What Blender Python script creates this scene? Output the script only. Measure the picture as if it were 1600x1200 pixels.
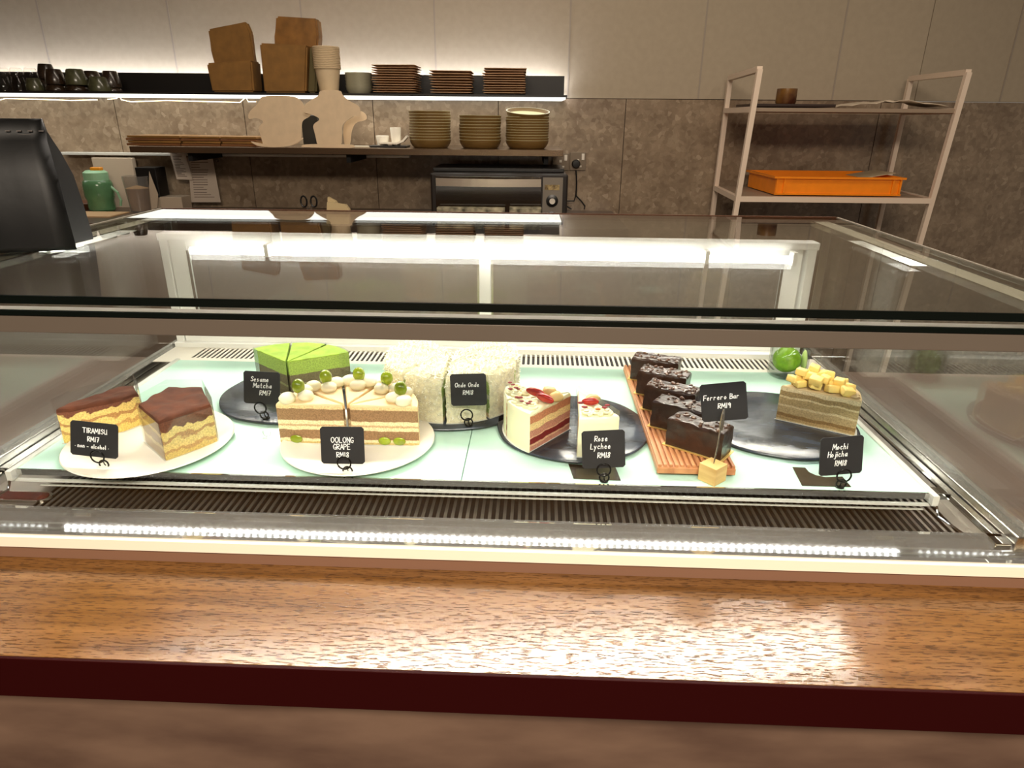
import bpy, bmesh, math, random
from mathutils import Vector, Matrix, noise
R=math.radians; random.seed(4)
for o in list(bpy.data.objects): bpy.data.objects.remove(o)
SC=bpy.context.scene; COL=SC.collection
# ---------------------------------------------------------------- camera
CX,CY,CZ=0.0953,-0.8078,0.4615; YAW,PIT,ROL,FPX=-0.0359,0.3778,0.0087,1047.4
_cy,_sy,_cp,_sp=math.cos(YAW),math.sin(YAW),math.cos(PIT),math.sin(PIT)
FW=Vector((_sy*_cp,_cy*_cp,-_sp)); RT0=Vector((_cy,-_sy,0)); UP0=RT0.cross(FW)
RT=RT0*math.cos(ROL)+UP0*math.sin(ROL); UP=-RT0*math.sin(ROL)+UP0*math.cos(ROL)
cd=bpy.data.cameras.new('camera'); cam=bpy.data.objects.new('camera',cd); COL.objects.link(cam)
m=Matrix((RT,UP,-FW)).transposed().to_4x4(); m.translation=Vector((CX,CY,CZ)); cam.matrix_world=m
cd.sensor_fit='HORIZONTAL'; cd.sensor_width=36; cd.lens=FPX*36/1600; cd.clip_start=.02; SC.camera=cam
# ---------------------------------------------------------------- world, lights, exposure
W=bpy.data.worlds.new('world'); SC.world=W; W.use_nodes=True
W.node_tree.nodes['Background'].inputs[0].default_value=(1,.86,.7,1); W.node_tree.nodes['Background'].inputs[1].default_value=.16
vs=SC.view_settings; vs.view_transform='Standard'; vs.look='None'; vs.gamma=1; vs.use_curve_mapping=False; vs.exposure=0.6
def area(name,loc,aim,sx,sy,e,col):
    l=bpy.data.lights.new(name,'AREA'); l.shape='RECTANGLE'; l.size=sx; l.size_y=sy; l.energy=e; l.color=col
    o=bpy.data.objects.new(name,l); COL.objects.link(o); o.location=loc
    o.rotation_euler=(Vector(aim)-Vector(loc)).to_track_quat('-Z','Y').to_euler(); return o
WARM=(1,.86,.70)
area('ceiling_light',(-.1,1.5,1.76),(-.1,1.7,0),2.4,.2,13,WARM)
gl=area('ceiling_light',(-.26,1.5,1.74),(.0,-.25,-.08),4.0,.15,48,(1,.9,.8)); gl.data.spread=R(110)
area('ceiling_light',(.2,-1.9,1.72),(.2,-1.2,-.5),1.8,.6,95,WARM)
area('ceiling_light',(1.9,1.2,1.7),(1.9,1.6,0),.3,.3,3,WARM)
# ---------------------------------------------------------------- pixel -> point on a real plane
WR=0.0209
def ray(px,py): return (FW+RT*((px-800)/FPX)-UP*((py-600)/FPX))
O=Vector((CX,CY,CZ))
def G(px,py,z=0.0):
    d=ray(px,py); return O+d*((z-CZ)/d.z)
# back wall survey frame: turned slightly against the case, one unit = 1.28 m
U=1.28; W0=Vector((-0.02668, 0.22618, -0.12922)); ZF=CZ+(-1-CZ)/U; ZCL=CZ+(1.8-CZ)/U
def RW(x,y,z): return W0+U*Vector((math.cos(WR)*x-math.sin(WR)*y, math.sin(WR)*x+math.cos(WR)*y, z))
def V(px,py,y):      # point on the plane y of the wall frame (frame coordinates)
    a=Matrix.Rotation(-WR,3,'Z'); o=a@((O-W0)/U); d=a@ray(px,py); return o+d*((y-o.y)/d.y)
# ---------------------------------------------------------------- materials
MC={}
def lin(c): return tuple(((v/255)/12.92 if v/255<=.04045 else ((v/255+.055)/1.055)**2.4) for v in c)+(1,)
def nt(name):
    m=bpy.data.materials.new(name); m.use_nodes=True; return m,m.node_tree,m.node_tree.nodes['Principled BSDF']
def mat(name,col,rough=.5,metal=0,spec=.5,var=0,vs_=30,bump=0,bs=60,col2=None,trans=0,sss=0,coat=0,emit=None,es=0,stretch=None,detail=4):
    if name in MC: return MC[name]
    m,t,b=nt(name); c=lin(col); b.inputs['Base Color'].default_value=c; b.inputs['Roughness'].default_value=rough
    b.inputs['Metallic'].default_value=metal; b.inputs['Specular IOR Level'].default_value=spec
    b.inputs['Transmission Weight'].default_value=trans; b.inputs['Coat Weight'].default_value=coat; b.inputs['Coat Roughness'].default_value=.05
    if sss: b.inputs['Subsurface Weight'].default_value=sss; b.inputs['Subsurface Radius'].default_value=(.004,.003,.002); b.inputs['Subsurface Scale'].default_value=1
    if emit: b.inputs['Emission Color'].default_value=lin(emit); b.inputs['Emission Strength'].default_value=es
    tc=t.nodes.new('ShaderNodeTexCoord'); mp=t.nodes.new('ShaderNodeMapping'); t.links.new(tc.outputs['Object'],mp.inputs[0])
    if stretch: mp.inputs['Scale'].default_value=stretch
    if var or col2:
        n=t.nodes.new('ShaderNodeTexNoise'); n.inputs['Scale'].default_value=vs_; n.inputs['Detail'].default_value=detail; t.links.new(mp.outputs[0],n.inputs[0])
        r=t.nodes.new('ShaderNodeValToRGB'); c2=lin(col2) if col2 else tuple(min(1,v*(1+var)) for v in c[:3])+(1,)
        r.color_ramp.elements[0].position=.35; r.color_ramp.elements[1].position=.65
        r.color_ramp.elements[0].color=c if col2 else tuple(v*(1-var) for v in c[:3])+(1,); r.color_ramp.elements[1].color=c2
        t.links.new(n.outputs[0],r.inputs[0]); t.links.new(r.outputs[0],b.inputs['Base Color'])
    if bump:
        n=t.nodes.new('ShaderNodeTexNoise'); n.inputs['Scale'].default_value=bs; n.inputs['Detail'].default_value=5; t.links.new(mp.outputs[0],n.inputs[0])
        bp=t.nodes.new('ShaderNodeBump'); bp.inputs['Strength'].default_value=bump; bp.inputs['Distance'].default_value=.002
        t.links.new(n.outputs[0],bp.inputs['Height']); t.links.new(bp.outputs[0],b.inputs['Normal'])
    MC[name]=m; return m
def glass(name,tint=(1,1,1),ior=1.5,veil=0,rough=0):
    if name in MC: return MC[name]
    m=bpy.data.materials.new(name); m.use_nodes=True; t=m.node_tree; t.nodes.clear(); N=t.nodes.new; L=t.links.new
    out=N('ShaderNodeOutputMaterial'); mx=N('ShaderNodeMixShader'); tr=N('ShaderNodeBsdfTransparent'); gl=N('ShaderNodeBsdfGlossy'); fr=N('ShaderNodeFresnel')
    ge=N('ShaderNodeNewGeometry'); mt=N('ShaderNodeMix'); mt.data_type='FLOAT'
    mt.inputs[2].default_value=ior; mt.inputs[3].default_value=1/ior
    L(ge.outputs['Backfacing'],mt.inputs[0]); L(mt.outputs[0],fr.inputs[0])
    tr.inputs[0].default_value=(*tint,1); gl.inputs['Roughness'].default_value=rough
    L(fr.outputs[0],mx.inputs[0]); L(tr.outputs[0],mx.inputs[1]); L(gl.outputs[0],mx.inputs[2])
    if veil:
        df=N('ShaderNodeBsdfDiffuse'); m2=N('ShaderNodeMixShader'); m2.inputs[0].default_value=veil; df.inputs[0].default_value=(.8,.8,.8,1)
        L(mx.outputs[0],m2.inputs[1]); L(df.outputs[0],m2.inputs[2]); L(m2.outputs[0],out.inputs[0])
    else: L(mx.outputs[0],out.inputs[0])
    MC[name]=m; return m
def emis(name,col,s,dots=None):
    if name in MC: return MC[name]
    m=bpy.data.materials.new(name); m.use_nodes=True; t=m.node_tree; t.nodes.clear(); N=t.nodes.new; L=t.links.new
    out=N('ShaderNodeOutputMaterial'); e=N('ShaderNodeEmission'); e.inputs[0].default_value=lin(col); e.inputs[1].default_value=s
    if dots:
        tc=N('ShaderNodeTexCoord'); sp=N('ShaderNodeSeparateXYZ'); L(tc.outputs['Object'],sp.inputs[0])
        mu=N('ShaderNodeMath'); mu.operation='MULTIPLY'; mu.inputs[1].default_value=2*math.pi/dots; L(sp.outputs[0],mu.inputs[0])
        si=N('ShaderNodeMath'); si.operation='SINE'; L(mu.outputs[0],si.inputs[0])
        gt=N('ShaderNodeMath'); gt.operation='GREATER_THAN'; gt.inputs[1].default_value=.2; L(si.outputs[0],gt.inputs[0])
        ma=N('ShaderNodeMath'); ma.operation='MULTIPLY_ADD'; ma.inputs[1].default_value=s*2; ma.inputs[2].default_value=s*.15; L(gt.outputs[0],ma.inputs[0]); L(ma.outputs[0],e.inputs[1])
    L(e.outputs[0],out.inputs[0]); MC[name]=m; return m
# ---------------------------------------------------------------- mesh helpers
def link(name,bm,mats,parent=None,loc=None,rot=None,smooth=False,sharp=40):
    if smooth:
        for f in bm.faces: f.smooth=True
        for e in bm.edges:
            if len(e.link_faces)==2 and e.calc_face_angle(0)>R(sharp): e.smooth=False
    me=bpy.data.meshes.new(name); bm.to_mesh(me); bm.free()
    for mm in (mats if isinstance(mats,(list,tuple)) else [mats]): me.materials.append(mm)
    o=bpy.data.objects.new(name,me); COL.objects.link(o)
    if parent: o.parent=parent
    if loc is not None: o.location=loc
    if rot is not None: o.rotation_euler=rot
    return o
def thing(name,label,cat,loc=(0,0,0),rot=(0,0,0),group=None):
    o=bpy.data.objects.new(name,None); COL.objects.link(o); o.location=loc; o.rotation_euler=rot; o.empty_display_size=.02
    o['label']=label; o['category']=cat
    if group: o['group']=group
    return o
def tag(o,label,cat,group=None):
    o['label']=label; o['category']=cat
    if group: o['group']=group
    return o
def struct(name,bm,mats,loc=None,rot=None):
    o=link(name,bm,mats,None,loc,rot); o['kind']='structure'; return o
def B(): return bmesh.new()
def box(bm,x0,x1,y0,y1,z0,z1,mi=0,bev=0):
    vs=[bm.verts.new((x,y,z)) for x in (x0,x1) for y in (y0,y1) for z in (z0,z1)]
    fs=[(0,1,3,2),(4,6,7,5),(0,4,5,1),(2,3,7,6),(0,2,6,4),(1,5,7,3)]
    F=[bm.faces.new([vs[i] for i in f]) for f in fs]
    for f in F: f.material_index=mi
    if bev:
        es=list({e for f in F for e in f.edges}); r=bmesh.ops.bevel(bm,geom=es,offset=bev,segments=2,affect='EDGES',profile=.5)
        for f in r['faces']: f.material_index=mi
    return F
def bx(x0,x1,y0,y1,z0,z1,bev=0):
    b=B(); box(b,x0,x1,y0,y1,z0,z1,0,bev); return b
def prism(pts,t,axis='z',bm=None,bev=0,mi=0):   # polygon extruded by t along axis
    bm=bm or B()
    def P(a,b,c):
        return {'z':(a,b,c),'y':(a,c,b),'x':(c,a,b)}[axis]
    lo=[bm.verts.new(P(a,b,0)) for a,b in pts]; hi=[bm.verts.new(P(a,b,t)) for a,b in pts]; n=len(pts)
    F=[bm.faces.new(lo[::-1]),bm.faces.new(hi)]
    for i in range(n): F.append(bm.faces.new((lo[i],lo[(i+1)%n],hi[(i+1)%n],hi[i])))
    for f in F: f.material_index=mi
    if bev: bmesh.ops.bevel(bm,geom=list({e for f in F for e in f.edges}),offset=bev,segments=2,affect='EDGES')
    bmesh.ops.recalc_face_normals(bm,faces=bm.faces); return bm
def lathe(prof,seg=32,bm=None,c=(0,0,0),mi=0):
    bm=bm or B(); rings=[]
    for r,z in prof:
        if r<1e-5: rings.append([bm.verts.new((c[0],c[1],c[2]+z))])
        else: rings.append([bm.verts.new((c[0]+r*math.cos(2*math.pi*i/seg),c[1]+r*math.sin(2*math.pi*i/seg),c[2]+z)) for i in range(seg)])
    for a,b in zip(rings,rings[1:]):
        for i in range(seg):
            j=(i+1)%seg
            if len(a)==1 and len(b)==1: continue
            if len(a)==1: f=bm.faces.new((a[0],b[j],b[i]))
            elif len(b)==1: f=bm.faces.new((a[i],a[j],b[0]))
            else: f=bm.faces.new((a[i],a[j],b[j],b[i]))
            f.material_index=mi
    bmesh.ops.recalc_face_normals(bm,faces=bm.faces); return bm
def tube(pts,r,seg=8,bm=None,closed=False,mi=0):
    bm=bm or B(); pts=[Vector(p) for p in pts]; n=len(pts); rings=[]; up=Vector((0,0,1))
    for i,p in enumerate(pts):
        a=pts[(i-1)%n] if (closed or i>0) else p; b=pts[(i+1)%n] if (closed or i<n-1) else p
        d=(b-a).normalized(); u=up if abs(d.dot(up))<.95 else Vector((0,1,0))
        s=d.cross(u).normalized(); w=s.cross(d); rr=r[i] if isinstance(r,(list,tuple)) else r
        rings.append([bm.verts.new(p+(s*math.cos(2*math.pi*k/seg)+w*math.sin(2*math.pi*k/seg))*rr) for k in range(seg)])
    m=n if closed else n-1
    for i in range(m):
        A=rings[i]; Bq=rings[(i+1)%n]
        for k in range(seg):
            f=bm.faces.new((A[k],A[(k+1)%seg],Bq[(k+1)%seg],Bq[k])); f.material_index=mi
    if not closed: bm.faces.new(rings[0][::-1]).material_index=mi; bm.faces.new(rings[-1]).material_index=mi
    bmesh.ops.recalc_face_normals(bm,faces=bm.faces); return bm
def blob(bm,c,rx,ry,rz,seg=14,rg=9,jit=0,mi=0,zexp=1,ns=60):
    ring=[]
    for j in range(rg+1):
        th=math.pi*j/rg
        if j in (0,rg): ring.append([bm.verts.new((c[0],c[1],c[2]+rz*math.cos(th)))]); continue
        rr=[]
        for i in range(seg):
            a=2*math.pi*i/seg; p=Vector((rx*math.sin(th)*math.cos(a),ry*math.sin(th)*math.sin(a),rz*math.cos(th)))
            if jit: p*=1+jit*noise.noise((p+Vector(c))*ns)
            rr.append(bm.verts.new(p+Vector(c)))
        ring.append(rr)
    for a,b in zip(ring,ring[1:]):
        for i in range(seg):
            j=(i+1)%seg
            if len(a)==1: f=bm.faces.new((a[0],b[i],b[j]))
            elif len(b)==1: f=bm.faces.new((a[i],b[0],a[j]))
            else: f=bm.faces.new((a[i],b[i],b[j],a[j]))
            f.material_index=mi; f.smooth=True
    return bm
def arc(cx,cy,r,a0,a1,n): return [(cx+r*math.cos(R(a0+(a1-a0)*i/n)),cy+r*math.sin(R(a0+(a1-a0)*i/n))) for i in range(n+1)]
def slotplate(x0,x1,y0,y1,z,pitch,sw,s0,s1,xs0,xs1,th=.0015):
    """flat plate with real slots: slots run in y from s0 to s1, between xs0 and xs1"""
    bm=B(); n=int(round((xs1-xs0)/pitch)); 
    def q(pts): bm.faces.new([bm.verts.new((a,b,z)) for a,b in pts])
    q([(x0,y0),(xs0,y0),(xs0,y1),(x0,y1)]); e=xs0+n*pitch; q([(e,y0),(x1,y0),(x1,y1),(e,y1)])
    for i in range(n):
        a=xs0+i*pitch; b=a+pitch; m=(a+b)/2; r=sw/2
        bot=[(m+r*math.cos(R(t)),s0+r+r*math.sin(R(t))) for t in range(180,361,45)]
        top=[(m+r*math.cos(R(t)),s1-r+r*math.sin(R(t))) for t in range(0,181,45)]
        q([(a,y0),(b,y0),(b,s0+r)]+bot[::-1]+[(a,s0+r)]); q([(a,s1-r)]+top[::-1]+[(b,s1-r),(b,y1),(a,y1)])
        q([(a,s0+r),bot[0],top[-1],(a,s1-r)]); q([(b,s1-r),top[0],bot[-1],(b,s0+r)])
    bmesh.ops.remove_doubles(bm,verts=bm.verts,dist=1e-5)
    g=bmesh.ops.extrude_face_region(bm,geom=list(bm.faces)); 
    for v in g['geom']:
        if isinstance(v,bmesh.types.BMVert): v.co.z-=th
    bmesh.ops.recalc_face_normals(bm,faces=bm.faces); return bm
# ---------------------------------------------------------------- common materials
M_white=mat('white_metal_paint',(232,232,228),.35)
M_alu=mat('brushed_steel',(200,198,192),.25,1,bump=.05,bs=200,stretch=(.05,1,1))
M_chrome=mat('polished_rail',(225,225,222),.03,1)
M_vent=mat('vent_steel',(132,126,119),.38,.85,var=.12,vs_=12)
M_dark=mat('dark_cavity',(9,7,6),.8)
M_black=mat('black_plastic',(14,13,13),.35)
M_header=mat('taupe_housing',(100,90,80),.4,.2,var=.05,vs_=3)
M_cream=mat('cream_laminate',(246,234,214),.45)
M_brown=mat('brown_fascia',(128,94,74),.5)
M_glass=glass('case_glass',(.965,.98,.97))
M_sglass=glass('side_glass',(.965,.98,.97),1.5,.02)
M_dglass=glass('door_glass',(.95,.97,.96),1.5,.05)
M_clear=glass('clear_film',(.97,.975,.97),1.45)
M_edge=mat('glass_edge_black',(5,12,10),.12,0,.6)
M_slate=mat('slate_board',(30,32,36),.22,var=0,col2=(60,68,80),vs_=14,bump=.25,bs=35,stretch=(1,2.2,1),detail=8)
M_ceram=mat('white_ceramic',(238,232,218),.25,var=.03,vs_=8)
M_card=mat('black_card',(30,30,32),.55,var=.1,vs_=60)
M_chalk=mat('white_marker',(250,250,248),.6,emit=None)
M_wire=mat('black_wire',(12,12,12),.25,.6)
M_cream_c=mat('whipped_cream',(250,240,205),.45,sss=.2,bump=.15,bs=120)
M_grape=mat('green_grape',(142,160,30),.15,sss=.3,var=.2,vs_=60,coat=.5)
M_foil=mat('foil_paper',(235,235,230),.3,.4,bump=.6,bs=90)
M_kraft=mat('kraft_paper',(128,90,38),.75,var=.12,vs_=25,bump=.2,bs=60)
M_paper=mat('pale_card',(214,190,158),.7,var=.05)
M_stone=mat('grey_marble',(200,190,178),.5)
def layers(name,stops,h,nz=.25,vs_=70,rough=.75,bump=.5,grain=None,z0=0):
    """cut cake face: sponge and cream bands stacked along object z"""
    m,t,b=nt(name); N=t.nodes.new; L=t.links.new
    tc=N('ShaderNodeTexCoord'); sp=N('ShaderNodeSeparateXYZ'); L(tc.outputs['Object'],sp.inputs[0])
    n=N('ShaderNodeTexNoise'); n.inputs['Scale'].default_value=vs_; n.inputs['Detail'].default_value=4; L(tc.outputs['Object'],n.inputs[0])
    ma=N('ShaderNodeMath'); ma.operation='MULTIPLY_ADD'; ma.inputs[1].default_value=.012*nz; L(n.outputs[0],ma.inputs[0]); L(sp.outputs[2],ma.inputs[2])
    mr=N('ShaderNodeMapRange'); mr.inputs[1].default_value=z0+.006*nz; mr.inputs[2].default_value=h+.006*nz; L(ma.outputs[0],mr.inputs[0])
    r=N('ShaderNodeValToRGB'); cr=r.color_ramp; cr.interpolation='LINEAR'
    while len(cr.elements)<2*len(stops)-1: cr.elements.new(.5)
    pos=[]; p=0
    for i,(w,c) in enumerate(stops):
        if i: pos.append((p,c))
        p+=w
        if i<len(stops)-1: pos.append((p-.03,c))
        elif not i: pos.append((0,c))
    pos=[]; p=0
    for i,(w,c) in enumerate(stops):
        if i: pos.append((p+.008,c))
        if i<len(stops)-1: pos.append((p+w-.008,c))
        p+=w
    while len(cr.elements)>len(pos): cr.elements.remove(cr.elements[-1])
    while len(cr.elements)<len(pos): cr.elements.new(.9)
    for e,(q,c) in zip(cr.elements,pos): e.position=q
    for e,(q,c) in zip(cr.elements,pos): e.color=lin(c)
    L(mr.outputs[0],r.inputs[0])
    n2=N('ShaderNodeTexNoise'); n2.inputs['Scale'].default_value=500; n2.inputs['Detail'].default_value=3; L(tc.outputs['Object'],n2.inputs[0])
    mr2=N('ShaderNodeMapRange'); mr2.inputs[1].default_value=.35; mr2.inputs[2].default_value=.65; mr2.inputs[3].default_value=.72; mr2.inputs[4].default_value=1.12; L(n2.outputs[0],mr2.inputs[0])
    mx=N('ShaderNodeMix'); mx.data_type='RGBA'; mx.blend_type='MULTIPLY'; mx.inputs[0].default_value=1; L(r.outputs[0],mx.inputs[6]); L(mr2.outputs[0],mx.inputs[7])
    L(mx.outputs[2],b.inputs['Base Color']); b.inputs['Roughness'].default_value=rough
    bp=N('ShaderNodeBump'); bp.inputs['Strength'].default_value=bump; bp.inputs['Distance'].default_value=.002; L(n2.outputs[0],bp.inputs['Height']); L(bp.outputs[0],b.inputs['Normal'])
    return m
def cake(poly,kinds,h,bev=.003,amp=0,ns=60,topamp=0,rings=10,z0=0,seg=.006,fill=5,taper=0):
    """cake body from a plan outline; kinds[i] = material index of the wall after corner i; top uses index 1"""
    bm=B(); pts=[];kk=[]
    n=len(poly)
    for i in range(n):
        a=Vector(poly[i]);b=Vector(poly[(i+1)%n]); k=max(1,int((b-a).length/seg))
        for j in range(k): pts.append(a.lerp(b,j/k)); kk.append(kinds[i])
    N=len(pts); c=sum(pts,Vector((0,0)))/N
    def disp(v,a,nrm=None):
        if not a: return v
        return v+noise.noise_vector(v*ns)*a
    rr=[]
    levels=[z0+(h-z0)*j/rings*(1-bev/(h-z0)) for j in range(rings+1)]
    for z in levels:
        s=1-taper*(z-z0)/(h-z0)
        rr.append([bm.verts.new(disp(Vector((*(c+(p-c)*s),z)),amp if z>z0 else 0)) for p in pts])
    L0=max((p-c).length for p in pts)
    for (ins,dz) in ((bev*.3,h-bev*.3),(bev,h)):
        rr.append([bm.verts.new(disp(Vector((*(c+(p-c)*((1-taper)-ins/max(.02,(p-c).length))),dz)),max(amp,topamp))) for p in pts])
    for j in range(1,fill):
        f=(1-bev/L0)*(1-j/fill)*(1-taper); rr.append([bm.verts.new(disp(Vector((*(c+(p-c)*f),h)),max(amp,topamp))) for p in pts])
    for q in range(len(rr)-1):
        for i in range(N):
            j=(i+1)%N; f=bm.faces.new((rr[q][i],rr[q][j],rr[q+1][j],rr[q+1][i])); f.material_index=kk[i] if q<rings else 1; f.smooth=True
    t=bm.verts.new(disp(Vector((*c,h)),max(amp,topamp)))
    for i in range(N): f=bm.faces.new((rr[-1][i],rr[-1][(i+1)%N],t)); f.material_index=1; f.smooth=True
    f=bm.faces.new(rr[0][::-1]); f.material_index=0
    bmesh.ops.recalc_face_normals(bm,faces=bm.faces)
    for e in bm.edges:
        if len(e.link_faces)==2 and e.calc_face_angle(0)>R(38): e.smooth=False
    return bm
def wedge(r,a0,a1,n=8,gap=.0012,tip=0):
    mid=R((a0+a1)/2); g=gap/math.sin(max(.2,R(a1-a0)/2)); o=(g*math.cos(mid),g*math.sin(mid))
    p=[o]+[(x+o[0]*.6,y+o[1]*.6) for x,y in arc(0,0,r,a0,a1,n)]
    return p,[0]+[2]*n+[0]
# ================================================================ SETTING
def stone_tile():
    m,t,b=nt('stone_tile'); N=t.nodes.new; L=t.links.new
    tc=N('ShaderNodeTexCoord'); v=N('ShaderNodeTexVoronoi'); v.inputs['Scale'].default_value=62; v.inputs['Randomness'].default_value=1
    n0=N('ShaderNodeTexNoise'); n0.inputs['Scale'].default_value=25; n0.inputs['Detail'].default_value=4; L(tc.outputs['Object'],n0.inputs[0])
    mx0=N('ShaderNodeMix'); mx0.data_type='RGBA'; mx0.blend_type='LINEAR_LIGHT'; mx0.inputs[0].default_value=.012; L(tc.outputs['Object'],mx0.inputs[6]); L(n0.outputs[1],mx0.inputs[7]); L(mx0.outputs[2],v.inputs[0])
    r=N('ShaderNodeValToRGB'); e=r.color_ramp.elements; e[0].position=.0; e[0].color=lin((96,80,66)); e[1].position=1; e[1].color=lin((192,174,152))
    x=e.new(.5); x.color=lin((128,110,92)); x=e.new(.8); x.color=lin((152,136,116)); L(v.outputs['Color'],r.inputs[0])
    n=N('ShaderNodeTexNoise'); n.inputs['Scale'].default_value=9; n.inputs['Detail'].default_value=8; n.inputs['Roughness'].default_value=.65; L(tc.outputs['Object'],n.inputs[0])
    r2=N('ShaderNodeValToRGB'); r2.color_ramp.elements[0].position=.3; r2.color_ramp.elements[0].color=lin((108,90,72)); r2.color_ramp.elements[1].position=.7; r2.color_ramp.elements[1].color=lin((166,146,122)); L(n.outputs[0],r2.inputs[0])
    mx=N('ShaderNodeMix'); mx.data_type='RGBA'; mx.inputs[0].default_value=.62; L(r.outputs[0],mx.inputs[6]); L(r2.outputs[0],mx.inputs[7]); L(mx.outputs[2],b.inputs['Base Color'])
    b.inputs['Roughness'].default_value=.22; b.inputs['Specular IOR Level'].default_value=.5; return m
M_tile=stone_tile(); M_wall=mat('warm_plaster_board',(168,154,133),.8,var=.03,vs_=40,bump=.15,bs=150)
M_joint=mat('joint_strip',(152,140,126),.6); M_grout=mat('dark_joint',(60,46,36),.9)
ZT=.5373; JX=[-2.32,-1.8114,-1.3055,-.79,-.2764,.2461,.7651,1.2936]; CORN=1.62
b=B()
ed=JX+[CORN]
for a,c in zip(ed,ed[1:]): box(b,a+.003,c-.003,2.1,2.14,ZT,ZCL)
for a in JX[1:]: box(b,a-.003,a+.003,2.0985,2.14,ZT,ZCL,1)
struct('wall_back',b,[M_wall,M_joint],loc=RW(0,0,0),rot=(0,0,WR)).scale=(U,U,U)
b=B(); TX=[-2.6,-2.09,-1.5845,-1.06,-.535,-.03,.48,.985,1.49]; 
for a,c in zip(TX,TX[1:]+[CORN]): box(b,a+.0015,c-.0015,2.098,2.14,ZF,ZT-.003,0)
box(b,-2.6,CORN,2.102,2.14,ZF,ZT-.0005,1)
struct('wall_back_tile',b,[M_tile,M_grout],loc=RW(0,0,0),rot=(0,0,WR)).scale=(U,U,U)
b=B(); box(b,0,1.6,0,.04,ZT,ZCL); box(b,.36,.366,-.002,.02,ZT,ZCL,1)
struct('wall_right',b,[M_wall,M_joint],loc=RW(CORN,2.1,0),rot=(0,0,WR+R(7))).scale=(U,U,U)
struct('wall_right_tile',bx(0,1.6,.001,.04,ZF,ZT-.003),M_tile,loc=RW(CORN,2.1,0),rot=(0,0,WR+R(7))).scale=(U,U,U)
struct('floor',bx(-3.5,3.5,-3.5,3.3,-1.02,-1.0),mat('dark_floor_tile',(70,58,48),.5,var=.1))
struct('ceiling',bx(-3.5,3.5,-3.5,3.3,1.8,1.84),mat('ceiling_paint',(120,104,88),.8))
struct('wall_left',bx(-3.5,-3.46,-3.5,3.2,-1,1.8),mat('brown_wall',(96,78,62),.8))
struct('wall_front',bx(-3.5,3.5,-3.5,-3.46,-1,1.8),mat('brown_wall',(96,78,62),.8))
# ================================================================ COUNTER
def wood():
    m,t,b=nt('teak_veneer'); N=t.nodes.new; L=t.links.new
    tc=N('ShaderNodeTexCoord'); mp=N('ShaderNodeMapping'); mp.inputs['Scale'].default_value=(1.6,26,26); L(tc.outputs['Object'],mp.inputs[0])
    n=N('ShaderNodeTexNoise'); n.inputs['Scale'].default_value=3; n.inputs['Detail'].default_value=8; n.inputs['Roughness'].default_value=.6; L(mp.outputs[0],n.inputs[0])
    r=N('ShaderNodeValToRGB'); e=r.color_ramp.elements; e[0].position=.3; e[0].color=lin((92,60,27)); e[1].position=.72; e[1].color=lin((132,92,49)); L(n.outputs[0],r.inputs[0])
    mp2=N('ShaderNodeMapping'); mp2.inputs['Scale'].default_value=(60,420,300); L(tc.outputs['Object'],mp2.inputs[0])
    n2=N('ShaderNodeTexNoise'); n2.inputs['Scale'].default_value=1; n2.inputs['Detail'].default_value=3; L(mp2.outputs[0],n2.inputs[0])
    r2=N('ShaderNodeValToRGB'); r2.color_ramp.elements[0].position=.36; r2.color_ramp.elements[0].color=(.45,.4,.35,1); r2.color_ramp.elements[1].position=.46; r2.color_ramp.elements[1].color=(1,1,1,1); L(n2.outputs[0],r2.inputs[0])
    mx=N('ShaderNodeMix'); mx.data_type='RGBA'; mx.blend_type='MULTIPLY'; mx.inputs[0].default_value=.9; L(r.outputs[0],mx.inputs[6]); L(r2.outputs[0],mx.inputs[7]); L(mx.outputs[2],b.inputs['Base Color'])
    b.inputs['Roughness'].default_value=.17; b.inputs['Specular IOR Level'].default_value=.5
    bp=N('ShaderNodeBump'); bp.inputs['Strength'].default_value=.7; bp.inputs['Distance'].default_value=.0006; L(r2.outputs[0],bp.inputs['Height']); L(bp.outputs[0],b.inputs['Normal']); return m
YF=-.271; ZC=-.08
ct=thing('service_counter','long glossy brown wood service counter with dark maroon front edge carrying the glass case','counter',(0,YF,-1.0))
def rel(o,p): return o
b=bx(-1.5,1.5,.004,.185,.868,.92); link('worktop',b,wood(),ct)
b=bx(-1.5,1.5,0,.004,.866,.9195,.0006); link('edge_band',b,mat('maroon_edge',(40,2,2),.6,spec=.1),ct)
lam=mat('brown_laminate',(112,88,72),.6,col2=(84,62,50),vs_=5,stretch=(1,1,3),detail=10)
b=bx(-1.5,1.5,.035,.05,0,.866); link('front_panel',b,lam,ct)
b=bx(-1.5,1.5,.185,.95,.0,.9199); link('cabinet_body',b,mat('dark_brown_carcass',(78,58,44),.45,var=.12,vs_=5),ct)
# ================================================================ DISPLAY CASE
XL,XR=-.715,.712; YG=-.09; YB=.68; H=.2695
cs=thing('cake_display_case','chilled glass cake display case with sliding rear doors set on the wood counter','display case',(0,YG,-.08))
OF=Vector((0,-YG,.08))
def cpart(name,bm,ma,label=None,smooth=False,par=None):
    bmesh.ops.translate(bm,verts=bm.verts,vec=OF); o=link(name,bm,ma,par or cs,smooth=smooth)
    if label: o['label']=label
    return o
b=B()
box(b,-1.2,1.2,YG-.012,YG+.02,-.0615,-.0465); cpart('cream_trim',b,M_cream,'cream laminate strip along the bottom')
cpart('brown_trim',bx(-1.2,1.2,YG-.008,YG+.03,-.08,-.0615),M_brown,'brown strip below the cream trim')
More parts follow.
